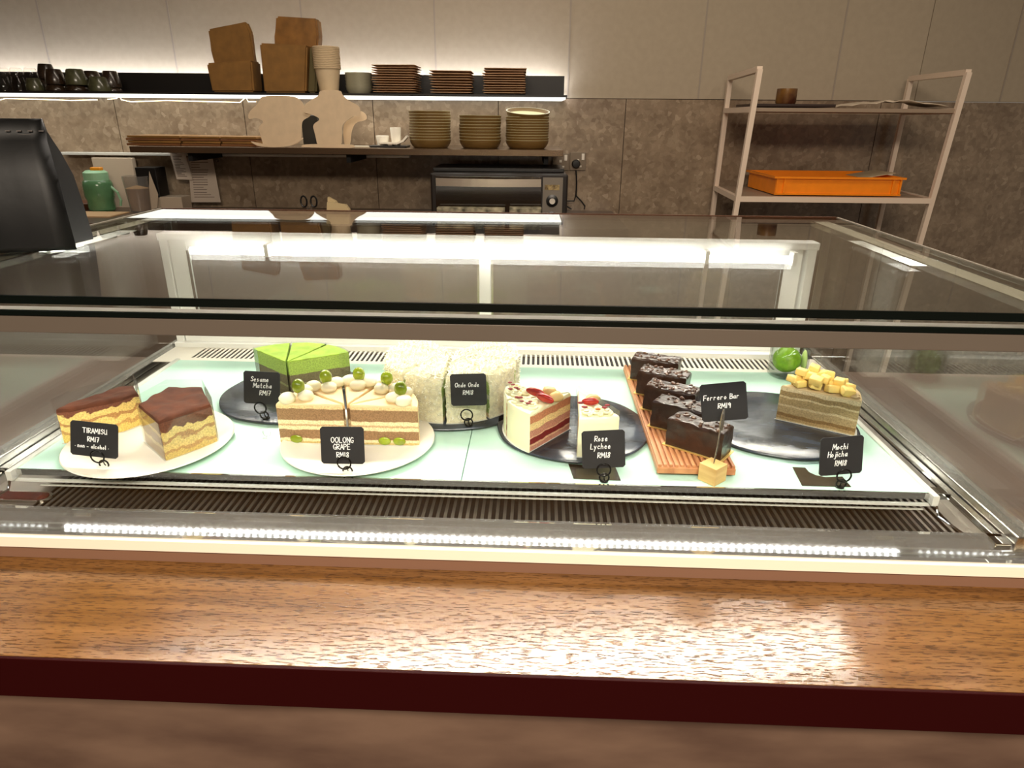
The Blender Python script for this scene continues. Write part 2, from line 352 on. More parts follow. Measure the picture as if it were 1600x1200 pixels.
# base rail : chrome lip with slightly leaning face
M_sill=mat('bright_sill',(200,198,194),.05,.85)
b=prism([(YG-.006,-.0465),(-.05,-.0465),(-.05,-.0330),(-.054,-.0300),(-.060,-.0300),(-.0635,-.0325),(YG+.001,-.0450),(YG-.006,-.0450)],2.4,'x');
bmesh.ops.translate(b,verts=b.verts,vec=(-1.2,0,0)); cpart('base_rail',b,M_sill)
for s,x in ((-1,XL),(1,XR)):
    b=B(); a,c=sorted((x-s*.012,x+s*.016)); box(b,a,c,YG+.01,YB,-.0465,-.018,0,.002)
    cpart('side_rail',b,M_alu)
    a,c=sorted((x-s*.034,x-s*.014)); cpart('side_rail_lip',bx(a,c,YG+.013,YB-.1,-.046,-.030,.001),M_chrome)
cpart('case_floor',bx(XL,XR,YG+.012,YB,-.079,-.062),M_dark)
# vent grilles
SX0,SX1=-.598,.662
b=slotplate(XL+.03,XR-.03,-.052,.062,-.043,.0101,.0058,-.048,.056,SX0,SX1); cpart('front_vent_grille',b,M_vent)
b=slotplate(XL+.03,XR-.03,.452,.548,-.006,.0101,.0056,.478,.541,-.62,.625); cpart('rear_vent_grille',b,mat('rear_vent_white',(214,208,196),.4,.2))
cpart('vent_backing',bx(XL+.03,XR-.03,.452,.548,-.0615,-.03),M_dark)
for s,x in ((-1,XL),(1,XR)):
    a,c=sorted((x-s*.03,s*.64)); cpart('side_floor_strip',bx(a,c,.062,.548,-.044,-.030),M_vent)
# frosted shelf
M_frost=mat('frosted_mint_glass',(190,226,210),.06,0,.6,var=.02,vs_=4)
for x0,x1 in ((-.625,-.0025),(-.0015,.625)):
    cpart('shelf_glass',bx(x0,x1,-.008,.447,-.007,0,.0008),M_frost,'frosted mint glass shelf half')
cpart('shelf_edge_rail',bx(-.655,.652,-.011,-.008,-.0075,.001),M_chrome)
cpart('shelf_support_rail',bx(-.637,.636,-.014,-.009,-.0165,-.0135),mat('pale_rail',(235,235,228),.2,.3))
cpart('shelf_support_rail',bx(-.60,.625,-.006,-.003,-.0275,-.0262),mat('pale_rail',(235,235,228),.2,.3))
for s in (-1,1):
    cpart('shelf_side_rail',bx(min(s*.625,s*.633),max(s*.625,s*.633),-.02,.45,-.012,.002),mat('pale_rail',(235,235,228),.2,.3))
    tube_=tube([(s*.633,-.01,-.004),(s*.64,-.016,-.03),(s*.668,-.07,-.041)],.002,6); cpart('shelf_bracket',tube_,M_chrome)
# glass panes
b=bx(XL,XR,YG,YG+.006,-.0420,.2270); cpart('front_glass',b,M_glass)
b=bx(XL,XR,YG,YG+.006,.2475,.2623); cpart('front_glass_upper_strip',b,M_glass)
cpart('front_glass_gasket',bx(XL-.006,XR+.006,YG-.002,YG+.002,.2475,.254,.0005),M_edge,'black band along the upper front glass')
for s,x in ((-1,XL),(1,XR)):
    a,c=sorted((x,x+s*.006)); cpart('side_glass',bx(a,c,YG+.008,YB,-.018,.262),M_sglass)
cpart('top_glass',bx(XL-.02,XR+.02,YG-.001,YB,.2635,H-.0003),M_glass)
cpart('top_glass_front_edge',bx(XL-.006,XR+.006,YG-.004,YG-.001,.2622,.2718,.0004),M_edge,'black band along the front edge of the top glass')
b=B(); box(b,XL-.02,XR+.02,YB,YB+.004,.262,.2705); cpart('top_glass_rear_edge',b,mat('bronze_edge',(84,52,34),.3,.5))
for s,x in ((-1,XL),(1,XR)):
    a,c=sorted((x+s*.02,x+s*.024)); cpart('top_glass_side_edge',bx(a,c,YG,YB,.262,.2705),mat('grey_edge',(120,112,98),.3,.3))
    a,c=sorted((x-s*.034,x-s*.003)); cpart('side_top_rail',bx(a,c,YG+.02,YB-.02,.2585,.2632),mat('side_channel',(168,160,140),.35,.3))
    a,c=sorted((x-s*.040,x-s*.034)); cpart('side_top_rail_lip',bx(a,c,YG+.02,YB-.02,.2545,.2632),M_chrome)
    cpart('rear_post',bx(min(x-s*.004,x-s*.022),max(x-s*.004,x-s*.022),.63,.655,-.03,.262,.001),M_alu)
    cpart('corner_gusset',bx(min(x,x-s*.05),max(x,x-s*.05),.585,.60,-.03,-.012,.001),M_chrome)
# front header with light strip
cpart('header_bar',bx(XL-.006,XR+.006,YG-.001,YG+.04,.2272,.2475,.001),M_header,'taupe light housing across the front')
M_led=emis('led_white',(255,250,240),12); M_ledf=emis('led_dots',(250,250,255),13,.0125)
b=bx(-.70,.70,YG+.012,YG+.024,.2252,.2270); cpart('front_light_strip',b,M_ledf,'lit white light strip')
# rear light bar and sliding doors
YD=.556
cpart('rear_top_rail',bx(-.685,.655,YD-.006,YD+.03,.222,.236,.001),M_white)
cpart('rear_light_strip',bx(-.61,.60,YD-.03,YD-.02,.199,.213,.003),M_led,'lit white light tube')
for x in (-.45,.43,.6): cpart('light_clip',bx(x-.004,x+.004,YD-.034,YD-.008,.196,.222,.001),M_white)
cpart('rear_bottom_rail',bx(-.685,.655,YD-.012,YD+.03,-.012,.004,.001),M_white)
def door(x0,x1,y,wl,wr):
    b=B()
    box(b,x0,x0+wl,y,y+.012,.004,.222,0,.001); box(b,x1-wr,x1,y,y+.012,.004,.222,0,.001)
    box(b,x0+wl,x1-wr,y,y+.012,.004,.026,0,.001); box(b,x0+wl,x1-wr,y,y+.012,.196,.222,0,.001)
    o=cpart('sliding_door',b,M_white); b=bx(x0+wl,x1-wr,y+.004,y+.008,.026,.196); bmesh.ops.translate(b,verts=b.verts,vec=OF); link('door_pane',b,M_dglass,o)
    for g0 in (x0+wl-.001,x1-wr-.003):
        b=bx(g0,g0+.004,y-.003,y,.02,.202); bmesh.ops.translate(b,verts=b.verts,vec=OF); link('pane_gasket',b,M_alu,o)
door(-.665,.0,YD,.036,.024); door(-.018,.632,YD+.014,.02,.036)
for s,x in ((-1,-.675),(1,.644)): cpart('door_jamb',bx(x-.008,x+.008,YD-.004,YD+.03,-.01,.222,.001),M_white)
# temperature display
b=prism(arc(-.593,-.015,.012,-90,90,10)+arc(-.672,-.015,.012,90,270,10),.004,'z'); bmesh.ops.translate(b,verts=b.verts,vec=(0,0,-.043))
d=cpart('temperature_display',b,M_alu)
b=prism(arc(-.594,-.015,.009,-90,90,10)+arc(-.671,-.015,.009,90,270,10),.001,'z'); bmesh.ops.translate(b,verts=b.verts,vec=(0,0,-.0391)); bmesh.ops.translate(b,verts=b.verts,vec=OF)
link('display_window',b,mat('dark_red_window',(74,14,10),.1,coat=1),d)['label']='dark red glossy window'
# ================================================================ PLATES AND BOARDS
def disc(name,label,cat,cx,cy,r,ma,z0=0,t=.007,jit=0,rim=False,foot=True):
    b=B(); n=72
    rr=lambda i:r*(1+jit*noise.noise(Vector((math.cos(2*math.pi*i/n)*2,math.sin(2*math.pi*i/n)*2,cx*9))))
    if rim: prof=[(.0,0),(.55*r,0),(.58*r,.001),(.97*r,t*.85),(r,t),(.99*r,t+.0015),(.93*r,t),(.6*r,.0035),(0,.0035)]
    else: prof=[(0,.002),(.96*r,.002),(r*.99,.003),(r,t*.6),(r*.995,t-.0006),(r*.985,t),(.5*r,t),(0,t)]
    lathe(prof,n,b)
    if jit:
        for v in b.verts:
            q=math.hypot(v.co.x,v.co.y)
            if q>r*.6: a=math.atan2(v.co.y,v.co.x); f=1+jit*noise.noise(Vector((math.cos(a)*2,math.sin(a)*2,cx*9))); v.co.x*=f; v.co.y*=f
    if not rim:
        for a in range(0,360,90): 
            bq=lathe([(0,0),(.006,0),(.006,.0022),(0,.0022)],10,b,c=(r*.7*math.cos(R(a+45)),r*.7*math.sin(R(a+45)),0))
    o=link(name,b,ma,None,(cx,cy,z0+.0003),smooth=True,sharp=50); tag(o,label,cat); return o
disc('cake_plate','white round ceramic plate carrying the tiramisu slices','plate',-.478,.075,.117,M_ceram,rim=True,t=.008)
disc('cake_plate','white round ceramic plate carrying the grape cake','plate',-.168,.095,.114,M_ceram,rim=True,t=.008)
disc('slate_plate','round dark slate board under the green matcha cake','plate',-.325,.275,.128,M_slate,t=.007,jit=.03)
disc('slate_plate','round dark slate board under the white coconut cake','plate',-.045,.268,.13,M_slate,t=.007,jit=.03)
disc('slate_plate','round dark slate board under the pink layered cake with strawberry','plate',.158,.166,.122,M_slate,t=.007,jit=.03)
disc('slate_plate','round dark slate board with the cubed-topped hojicha slice, rightmost plate','plate',.487,.198,.128,M_slate,t=.007,jit=.03)
TP=.0078
# ribbed wooden board
bd=thing('serving_board','ribbed reddish wooden board carrying the five chocolate bars','board',(.322,.222,0))
M_board=mat('ribbed_wood',(206,146,98),.45,col2=(172,108,66),vs_=6,stretch=(10,.6,6),detail=8)
b=B(); box(b,-.054,.054,-.203,.203,.004,.014,0,.0015)
for i in range(14):
    x=-.0505+i*.00777; box(b,x-.0024,x+.0024,-.2015,.2015,.0139,.0178,0,.0006)
link('board',b,M_board,bd)
for sx in (-1,1):
    for sy in (-1,1): link('foot',lathe([(0,0.0003),(.005,.0003),(.005,.0042),(0,.0042)],12,c=(sx*.04,sy*.19,0)),M_black,bd)
# ================================================================ CAKES
def slice_(name,label,cat,loc,r,a0,a1,h,mats,group=None,bev=.003,amp=0,ns=60,topamp=0,board=True,film=None,taper=0):
    t=thing(name,label,cat,loc,group=group)
    p,k=wedge(r,a0,a1); link('cake_body',cake(p,k,h,bev,amp,ns,topamp,z0=.0012,taper=taper),mats,t)
    if board:
        p2,_=wedge(r*1.04,a0,a1,8,.0003); link('cake_base_paper',prism([(x,y) for x,y in p2],.001),board if board is not True else M_foil,t)
    if film:
        f=[(x*1.012,y*1.012) for x,y in arc(0,0,r,a0,a1,10)]; e=R(a0),R(a1)
        path=[(math.cos(e[0])*r*film[1]+math.sin(e[0])*.0015,math.sin(e[0])*r*film[1]-math.cos(e[0])*.0015)]+f+[(math.cos(e[1])*r*film[2]-math.sin(e[1])*.0015,math.sin(e[1])*r*film[2]+math.cos(e[1])*.0015)]
        filmstrip(t,path,film[0])
    return t
def filmstrip(par,path,h,z0=.001):
    b=B(); th=.0003; n=len(path); L_=[];
    for i,(x,y) in enumerate(path):
        a=Vector(path[max(0,i-1)]);c=Vector(path[min(n-1,i+1)]); d=(c-a).normalized(); nn=Vector((d.y,-d.x))*th
        L_.append([b.verts.new((x+s*nn.x,y+s*nn.y,z)) for s,z in ((0,z0),(1,z0),(1,h),(0,h))])
    for A,C in zip(L_,L_[1:]):
        for k in range(4): b.faces.new((A[k],A[(k+1)%4],C[(k+1)%4],C[k]))
    b.faces.new(L_[0]);b.faces.new(L_[-1][::-1]); bmesh.ops.recalc_face_normals(b,faces=b.faces)
    for f in b.faces: f.smooth=False
    link('acetate_film',b,M_clear,par)
# --- oolong grape : five slices in a half round
sp=(152,116,78); cr_=(246,222,172)
M_ool=layers('oolong_layers',[(.07,(206,180,112)),(.07,cr_),(.22,sp),(.09,cr_),(.05,(206,170,124)),(.1,cr_),(.28,sp),(.07,(240,208,150))],.065,.35)
M_oolc=mat('oolong_cream',(238,208,158),.5,sss=.1,bump=.1,bs=60)
names=['far left slice','second slice from the left','middle slice, its grape highest','second slice from the right','far right slice']
for i in range(5):
    a1=180-36*i-.6; a0=a1-34.8; mid=R((a0+a1)/2)
    t=slice_('oolong_grape_cake_slice','grape topped beige layer cake, '+names[i]+' of the half round','cake',(-.179+.0015*math.cos(mid),.080+.0015*math.sin(mid)-0,.0045),.101,a0,a1,.065,[M_ool,M_oolc,M_oolc],'slices of the grape topped cake')
    ex=[(.083,-.45),(.088,.45),(.068,0)]
    for q,(rr,f) in enumerate(ex):
        a=mid+f*R(26); bb=B(); blob(bb,(rr*math.cos(a),rr*math.sin(a),.070),.0125,.0125,.0085,16,10,.12); link('cream_dollop',bb,M_cream_c,t)
    bb=B(); blob(bb,(.079*math.cos(mid),.079*math.sin(mid),.0835),.0095,.0095,.0115,18,12,.05); link('green_grape',bb,M_grape,t)
    if i in (0,4):
        ang=R(180) if i==0 else R(0)
        for q in ((.078,) if i==0 else (.052,.074)):
            bb=B(); blob(bb,(q*math.cos(ang),-.0003,.0085),.0095,.0025,.0065,16,10); link('cut_grape',bb,M_grape,t)
# --- sesame matcha
M_mat=layers('matcha_layers',[(.3,(118,112,84)),(.06,(150,160,110)),(.26,(112,106,78)),(.38,(156,188,84))],.066,.5,40,.6)
M_matt=mat('matcha_powder',(140,172,56),.85,var=.15,vs_=50,bump=.3,bs=150); M_mato=mat('matcha_side',(164,178,120),.6,var=.15,vs_=30)
for i,nm in enumerate(['left slice','middle slice','right slice with its striped cut face to the front']):
    a1=142-37*i-.8; a0=a1-35.5
    slice_('matcha_cake_slice','green matcha sesame cake on slate, '+nm,'cake',(-.325,.243,TP),.106,a0,a1,.067,[M_mat,M_matt,M_mato],'slices of the matcha cake',bev=.0015,topamp=.0006,ns=120,film=(.070,.85,.85))
# --- coconut
M_coco=mat('shredded_coconut',(232,226,196),.8,var=.16,vs_=120,bump=.8,bs=260,sss=.1)
M_pan=layers('pandan_layers',[(.1,cr_),(.3,(190,210,130)),(.1,(244,240,220)),(.3,(190,210,130)),(.2,(244,240,220))],.078,.5)
def shreds(par,pts,n,seed,h,r,a0,a1):
    rd=random.Random(seed); b=B()
    for _ in range(n):
        if rd.random()<.62:
            q=r*math.sqrt(rd.random())*.97; a=R(rd.uniform(a0+2,a1-2)); p=Vector((q*math.cos(a),q*math.sin(a),h+rd.uniform(-.001,.0022)))
        else:
            a=R(rd.uniform(a0+1,a1-1)); p=Vector(((r+.0012)*math.cos(a),(r+.0012)*math.sin(a),rd.uniform(.002,h)))
        d=Vector((rd.uniform(-1,1),rd.uniform(-1,1),rd.uniform(-.8,.8))).normalized()*rd.uniform(.003,.0062); s=d.cross(Vector((.3,.2,1))).normalized()*.0008; u=d.cross(s).normalized()*.0006
        v=[b.verts.new(p+e*d+w) for e in (-1,1) for w in (s,u,-s)]
        for f in ((0,1,2),(3,5,4),(0,3,4,1),(1,4,5,2),(2,5,3,0)): b.faces.new([v[i] for i in f])
    o=link('coconut_shreds',b,mat('coconut_flake',(250,248,232),.7),par); o['kind']='stuff'
cn=['back left slice','left slice','front left slice','front slice left of the centre gap','front slice right of the centre gap, behind the price card','right slice','back right slice','back slice']
ca=[(162,198),(198,234),(234,252+0),]
angs=[(162,198),(198,234),(234,270),(270,306),(306,342),(342,378),(126,162),(18,54)]
cn=['left slice','front left slice','front slice left of the centre gap','front slice right of the centre gap','front right slice','right slice','back left slice','back right slice']
for i,(a0,a1) in enumerate(angs):
    t=slice_('coconut_cake_slice','white shredded coconut cake on slate, '+cn[i],'cake',(-.046+.002*math.cos(R((a0+a1)/2)),.272+.002*math.sin(R((a0+a1)/2)),TP),.110,a0+.8,a1-.8,.078,[M_pan,M_coco,M_coco],'slices of the coconut cake',bev=.007,amp=.0022,ns=120,topamp=.0035)
    shreds(t,None,750,i+3,.079,.110,a0+.8,a1-.8)
# --- rose lychee
M_rose=layers('rose_layers',[(.14,(200,140,116)),(.05,(236,190,150)),(.16,(126,14,14)),(.03,(236,190,150)),(.18,(202,140,114)),(.18,(246,216,150)),(.2,(204,134,92)),(.06,(248,236,190))],.060,.5,50)
M_rcr=mat('rose_white_cream',(244,238,198),.5,var=.03,vs_=20,bump=.3,bs=70,sss=.15)
M_straw=mat('strawberry_red',(176,34,22),.25,var=.25,vs_=90,coat=.3); M_lych=mat('lychee_flesh',(236,204,138),.25,sss=.3); M_petal=mat('dried_rose_petal',(132,16,24),.6,var=.2)
def curls(par,r,a0,a1,h,n,seed,ma,rr=.0075,r0=.75):
    rd=random.Random(seed); b=B()
    for i in range(n):
        a=R(a0+(a1-a0)*(i+.5)/n); q=r*rd.uniform(r0,.93); c=Vector((q*math.cos(a),q*math.sin(a),h+.001)); T=[]
        for k in range(22):
            f=k/21; an=f*4.6*math.pi; w=rr*(1-f*.75); T.append(c+Vector((w*math.cos(an+a),w*math.sin(an+a),.001+f*rr*.9)))
        tube(T,[.0026*(1-.55*k/21) for k in range(22)],7,b)
    link('piped_cream',b,ma,par,smooth=True,sharp=80)
def chunk(par,name,ma,c,s,seed,jit=.3):
    b=B(); blob(b,c,s[0],s[1],s[2],10,7,jit,ns=120+seed); link(name,b,ma,par)
for i,(a0,a1,lab) in enumerate([(200,233,'strawberry topped pink layer cake slice, its layered cut face showing toward the right'),(168,199,'cream coated cake slice tucked behind the strawberry topped one, on its left')]):
    t=slice_('rose_lychee_cake_slice',lab,'cake',(.155,.150,TP),.104,a0,a1,.062,[M_rose,M_rcr,M_rcr],'slices of the rose cake',film=(.064,.2,.0) if i else None,topamp=.0005,bev=.004,amp=.0006)
    curls(t,.104,a0+3,a1-4,.061,4,i,M_rcr,r0=.82); curls(t,.104,a0+8,a1-8,.061,3,i+7,M_rcr,.006,.68)
    if i==0:
        for (c,an) in (((-.058,-.030,.073),-30),((-.044,-.045,.070),-38)):
            b=B(); blob(b,(0,0,0),.0165,.0055,.0075,16,10,.1); o=link('strawberry_slice',b,M_straw,t,c,(R(20),0,R(an)))
        chunk(t,'lychee_piece',M_lych,(-.037,-.022,.071),(.011,.009,.008),1); chunk(t,'lychee_piece',M_lych,(-.026,-.034,.068),(.011,.009,.008),2)
    rd=random.Random(i)
    for _ in range(6):
        a=R(rd.uniform(a0+4,a1-4)); q=rd.uniform(.085,.100); chunk(t,'rose_petal',M_petal,(q*math.cos(a),q*math.sin(a),.070+rd.uniform(0,.003)),(.0035,.0025,.001),_,.5)
t=slice_('rose_lychee_cake_slice','white cream cake slice with red petals standing behind the Rose Lychee card','cake',(.162,.168,TP),.110,268,300,.060,[M_rose,M_rcr,M_rcr],'slices of the rose cake',film=(.067,.0,.0),bev=.004,amp=.0006,topamp=.0005)
curls(t,.110,271,297,.059,3,5,M_rcr,r0=.8); curls(t,.11,274,294,.059,2,9,M_rcr,.006,.66)
b=B(); blob(b,(.016,-.068,.068),.013,.004,.006,14,9,.1); link('strawberry_slice',b,M_straw,t)
chunk(t,'lychee_piece',M_lych,(.020,-.056,.068),(.012,.009,.007),3)
for k,(x,y) in enumerate([(.006,-.09),(.034,-.09),(.040,-.082),(.002,-.075),(.024,-.096)]): chunk(t,'rose_petal',M_petal if k!=4 else mat('amber_petal',(186,96,24),.4),(x,y,.069),(.0045,.003,.0015),k,.5)
# --- chocolate bars
M_choc=mat('dark_chocolate',(50,30,20),.32,var=.3,vs_=60,bump=.7,bs=110,coat=.15)
M_gold=mat('gold_card',(226,190,110),.3,.5)
bl=['frontmost bar','second bar from the front','third bar from the front, roughest top','second bar from the back','rearmost bar']
for i in range(5):
    cx,cy=[(.334,.073),(.322,.140),(.320,.208),(.318,.278),(.316,.350)][i]; an=[-36,-30,-28,-24,-20][i]
    t=thing('chocolate_bar','nut studded dark chocolate cake bar on ribbed board, '+bl[i],'cake bar',(cx,cy,.0179),(0,0,R(an)),'chocolate bars on the board')
    p=[(-.042,-.019),(.042,-.019),(.042,.019),(-.042,.019)]
    link('gold_card',prism([(x*1.09,y*1.18) for x,y in p],.0012),M_gold,t)
    link('bar_body',cake(p,[0]*4,.043,.004,.0013,75+i*9,.0022,rings=9,z0=.0013,seg=.004,fill=7),[M_choc,M_choc],t)
    b=B(); rd=random.Random(i+5)
    for _ in range(46 if i in (2,3) else 26):
        x=rd.uniform(-.038,.038); y=rd.uniform(-.016,.016); blob(b,(x,y,.043),rd.uniform(.002,.0045),rd.uniform(.002,.004),rd.uniform(.001,.003),7,5,.5,ns=200)
    o=link('chopped_nuts',b,mat('coated_nuts',(84,52,32),.28,var=.4,vs_=100,coat=.4),t); o['kind']='stuff'
# --- hojicha slice
M_hoj=layers('hojicha_layers',[(.07,(226,206,160)),(.09,(190,158,104)),(.1,(150,116,66)),(.2,(198,172,124)),(.06,(226,206,160)),(.2,(186,160,112)),(.05,(226,206,160)),(.14,(164,138,92)),(.09,(222,204,164))],.056,.8,28)
M_hojc=mat('hojicha_cream',(206,182,138),.5,bump=.35,bs=60,var=.05)
t=slice_('hojicha_cake_slice','tan layered cake slice heaped with pale yellow mochi cubes, alone on the right slate','cake',(.487,.205,TP),.118,-30,16,.060,[M_hoj,M_hojc,M_hojc],amp=.0006,topamp=.001)
curls(t,.118,-28,16,.058,9,2,M_hojc,.0055,.90)
M_mochi=mat('mochi_cube',(238,208,122),.55,sss=.2,bump=.3,bs=160); rd=random.Random(3)
for q,a,z in [(.03,-18,0),(.03,8,0),(.052,-20,0),(.055,-4,0),(.052,10,0),(.076,-23,0),(.078,-10,0),(.078,2,0),(.076,12,0),(.09,-18,-.001),(.045,-2,.011),(.062,4,.011),(.065,-14,.011),(.052,-24,.010),(.098,-24,.0),(.10,-12,0),(.10,0,0),(.086,-16,.010),(.04,12,.010),(.078,6,.010),(.055,10,.018),(.02,-2,.004),(.032,0,.016)]:
    b=B(); s=rd.uniform(.0062,.0078); box(b,-s*1.25,s*1.25,-s,s,-s*.8,s*.8,0,.0016); o=link('mochi_cube',b,M_mochi,t,(q*math.cos(R(a)),q*math.sin(R(a)),.067+z),(R(rd.uniform(-14,14)),R(rd.uniform(-14,14)),R(rd.uniform(-60,60))),smooth=True,sharp=60)
# --- tiramisu
M_tir=layers('tiramisu_layers',[(.2,(232,200,110)),(.08,(206,160,90)),(.16,(240,210,126)),(.1,(190,140,80)),(.18,(240,210,126)),(.28,(120,68,44))],.062,2.4,48)
M_tird=layers('tiramisu_film_side',[(.25,(176,130,66)),(.1,(226,200,130)),(.25,(130,84,44)),(.1,(220,190,120)),(.3,(100,56,34))],.062,1.6,40,.3)
M_coc=mat('cocoa_powder',(86,42,18),.9,var=.25,vs_=45,bump=.5,bs=90)
base=Vector((-.43,.07))
t=thing('tiramisu_slice','cocoa dusted tiramisu piece with yellow side, right of the Tiramisu card','cake',(base.x,base.y,.0045))
poly=[(-.424-base.x,.016-base.y),(-.378-base.x,.078-base.y),(-.424-base.x,.145-base.y),(-.476-base.x,.140-base.y),(-.486-base.x,.074-base.y)]
link('cake_body',cake(poly,[0,0,0,0,2],.064,.006,.0007,60,.0022,z0=.0012),[M_tir,M_coc,M_tird],t); link('cake_base_paper',prism([(x*1.07,y*1.05) for x,y in poly],.001),M_foil,t)
pp=[(x*1.04,y*1.04) for x,y in poly]; filmstrip(t,[pp[4],pp[3],pp[2],pp[1]],.074); filmstrip(t,[pp[4],pp[0],pp[1]],.060)
t=thing('tiramisu_slice','cocoa topped tiramisu piece partly hidden behind the Tiramisu card','cake',(-.552,.098,.0045))
poly=[(x*.82,y*.8) for x,y in [(-.062,-.045),(-.040,-.040),(.018,.010),(.036,.048),(.006,.085),(-.010,.075),(-.058,-.005)]]
link('cake_body',cake(poly,[0,0,0,0,0,0,0],.056,.006,.0007,60,.0022,z0=.0012),[M_tir,M_coc,M_tird],t); link('cake_base_paper',prism([(x*1.05,y*1.05) for x,y in poly],.001),M_foil,t)
pp=[(x*1.04,y*1.04) for x,y in poly]; filmstrip(t,[pp[3],pp[4],pp[5],pp[6],pp[0]],.072)
# ================================================================ PRICE CARDS
GL={'T':[[(0,1),(.6,1)],[(.3,1),(.3,0)]],'I':[[(.1,1),(.1,0)]],'R':[[(0,0),(0,1),(.4,.95),(.5,.75),(.4,.55),(0,.5),(.5,0)]],'A':[[(0,0),(.28,1),(.56,0)],[(.1,.35),(.46,.35)]],
'M':[[(0,0),(.08,1),(.35,.3),(.62,1),(.7,0)]],'S':[[(.5,.85),(.25,1),(.03,.8),(.25,.55),(.48,.3),(.25,0),(0,.15)]],'U':[[(0,1),(0,.3),(.2,0),(.45,.2),(.5,1)],[(.5,1),(.52,0)]],
'O':[[(.3,1),(.05,.8),(0,.4),(.2,0),(.45,.1),(.6,.5),(.5,.9),(.3,1)]],'L':[[(0,1),(0,0),(.45,0)]],'N':[[(0,0),(0,1),(.5,0),(.5,1)]],'G':[[(.5,.85),(.25,1),(0,.6),(.1,.1),(.4,0),(.52,.4),(.3,.4)]],
'E':[[(.45,1),(0,1),(0,0),(.45,0)],[(0,.5),(.35,.5)]],'P':[[(0,0),(0,1),(.4,.95),(.48,.7),(.3,.5),(0,.48)]],'K':[[(0,0),(0,1)],[(.45,1),(0,.5),(.5,0)]],'H':[[(0,0),(0,1)],[(0,.5),(.5,.5)],[(.5,1),(.5,0)]],
'F':[[(0,0),(0,1),(.5,1)],[(0,.5),(.4,.5)]],'B':[[(0,0),(0,1),(.4,.9),(.4,.6),(0,.5),(.5,.4),(.45,.05),(0,0)]],'1':[[(.1,1),(.1,0)]],'7':[[(0,1),(.5,1),(.2,0)],[(.1,.5),(.45,.5)]],
'8':[[(.45,.85),(.25,1),(.05,.8),(.4,.35),(.35,.05),(.1,0),(.02,.25),(.35,.6),(.45,.85)]],'9':[[(.42,.7),(.2,.5),(.02,.75),(.2,1),(.42,.8),(.4,0)]],
'n':[[(0,0),(0,.55)],[(0,.4),(.2,.58),(.35,.4),(.35,0)]],'o':[[(.2,.55),(0,.3),(.15,0),(.38,.25),(.2,.55)]],'a':[[(.36,.5),(.12,.5),(0,.2),(.15,0),(.36,.3),(.36,.55),(.4,0)]],'l':[[(.05,1),(.05,0)]],
'c':[[(.35,.5),(.12,.55),(0,.25),(.15,0),(.36,.08)]],'h':[[(0,1),(0,0)],[(0,.35),(.2,.55),(.35,.35),(.35,0)]],'e':[[(0,.3),(.35,.35),(.2,.58),(0,.3),(.12,0),(.36,.08)]],'s':[[(.32,.5),(.1,.55),(.05,.35),(.3,.2),(.2,0),(0,.05)]],
'm':[[(0,0),(0,.55)],[(0,.4),(.15,.58),(.25,.4),(.25,0)],[(.25,.4),(.42,.58),(.52,.4),(.52,0)]],'t':[[(.15,.95),(.15,.05),(.35,0)],[(0,.6),(.32,.6)]],'d':[[(.35,1),(.37,0)],[(.35,.4),(.12,.5),(0,.2),(.15,0),(.35,.2)]],
'r':[[(0,0),(0,.55)],[(0,.35),(.15,.55),(.32,.5)]],'y':[[(0,.55),(.15,.15)],[(.36,.55),(.05,-.45)]],'i':[[(.05,.55),(.05,0)],[(.05,.8),(.06,.86)]],'j':[[(.2,.55),(.2,-.3),(0,-.35)],[(.2,.8),(.21,.86)]],'-':[[(0,.3),(.3,.3)]],'.':[[(.05,.25),(.06,.28)]],' ':[]}
GW={'M':.7,'T':.6,'O':.6,'I':.2,'1':.2,'l':.15,'i':.15,'.':.12,' ':.25,'m':.55,'j':.25}
def writing(lines,w):
    b=B()
    def dab(p,r):
        v=[b.verts.new((p[0]+r*math.cos(k*math.pi/4),0,p[1]+r*math.sin(k*math.pi/4))) for k in range(8)]; b.faces.new(v)
    for txt,cx,cz,h,sk in lines:
        h*=.88
        tot=sum(GW.get(c,.48)+.17 for c in txt)-.17; x=cx-tot*h/2
        for c in txt:
            for st in GL[c]:
                P=[(x+(p[0]+sk*p[1]*.15)*h,cz+p[1]*h) for p in st]
                for a,q in zip(P,P[1:]):
                    d=Vector(q)-Vector(a); 
                    if d.length<1e-7: continue
                    n=Vector((-d.y,d.x)).normalized()*w/2
                    b.faces.new([b.verts.new((p[0]+s*n.x,0,p[1]+s*n.y)) for p,s in ((a,-1),(q,-1),(q,1),(a,1))])
                for p in P: dab(p,w/2)
            x+=(GW.get(c,.48)+.17)*h
    g=bmesh.ops.extrude_face_region(b,geom=list(b.faces))
    for v in g['geom']:
        if isinstance(v,bmesh.types.BMVert): v.co.y-=.0003
    return b
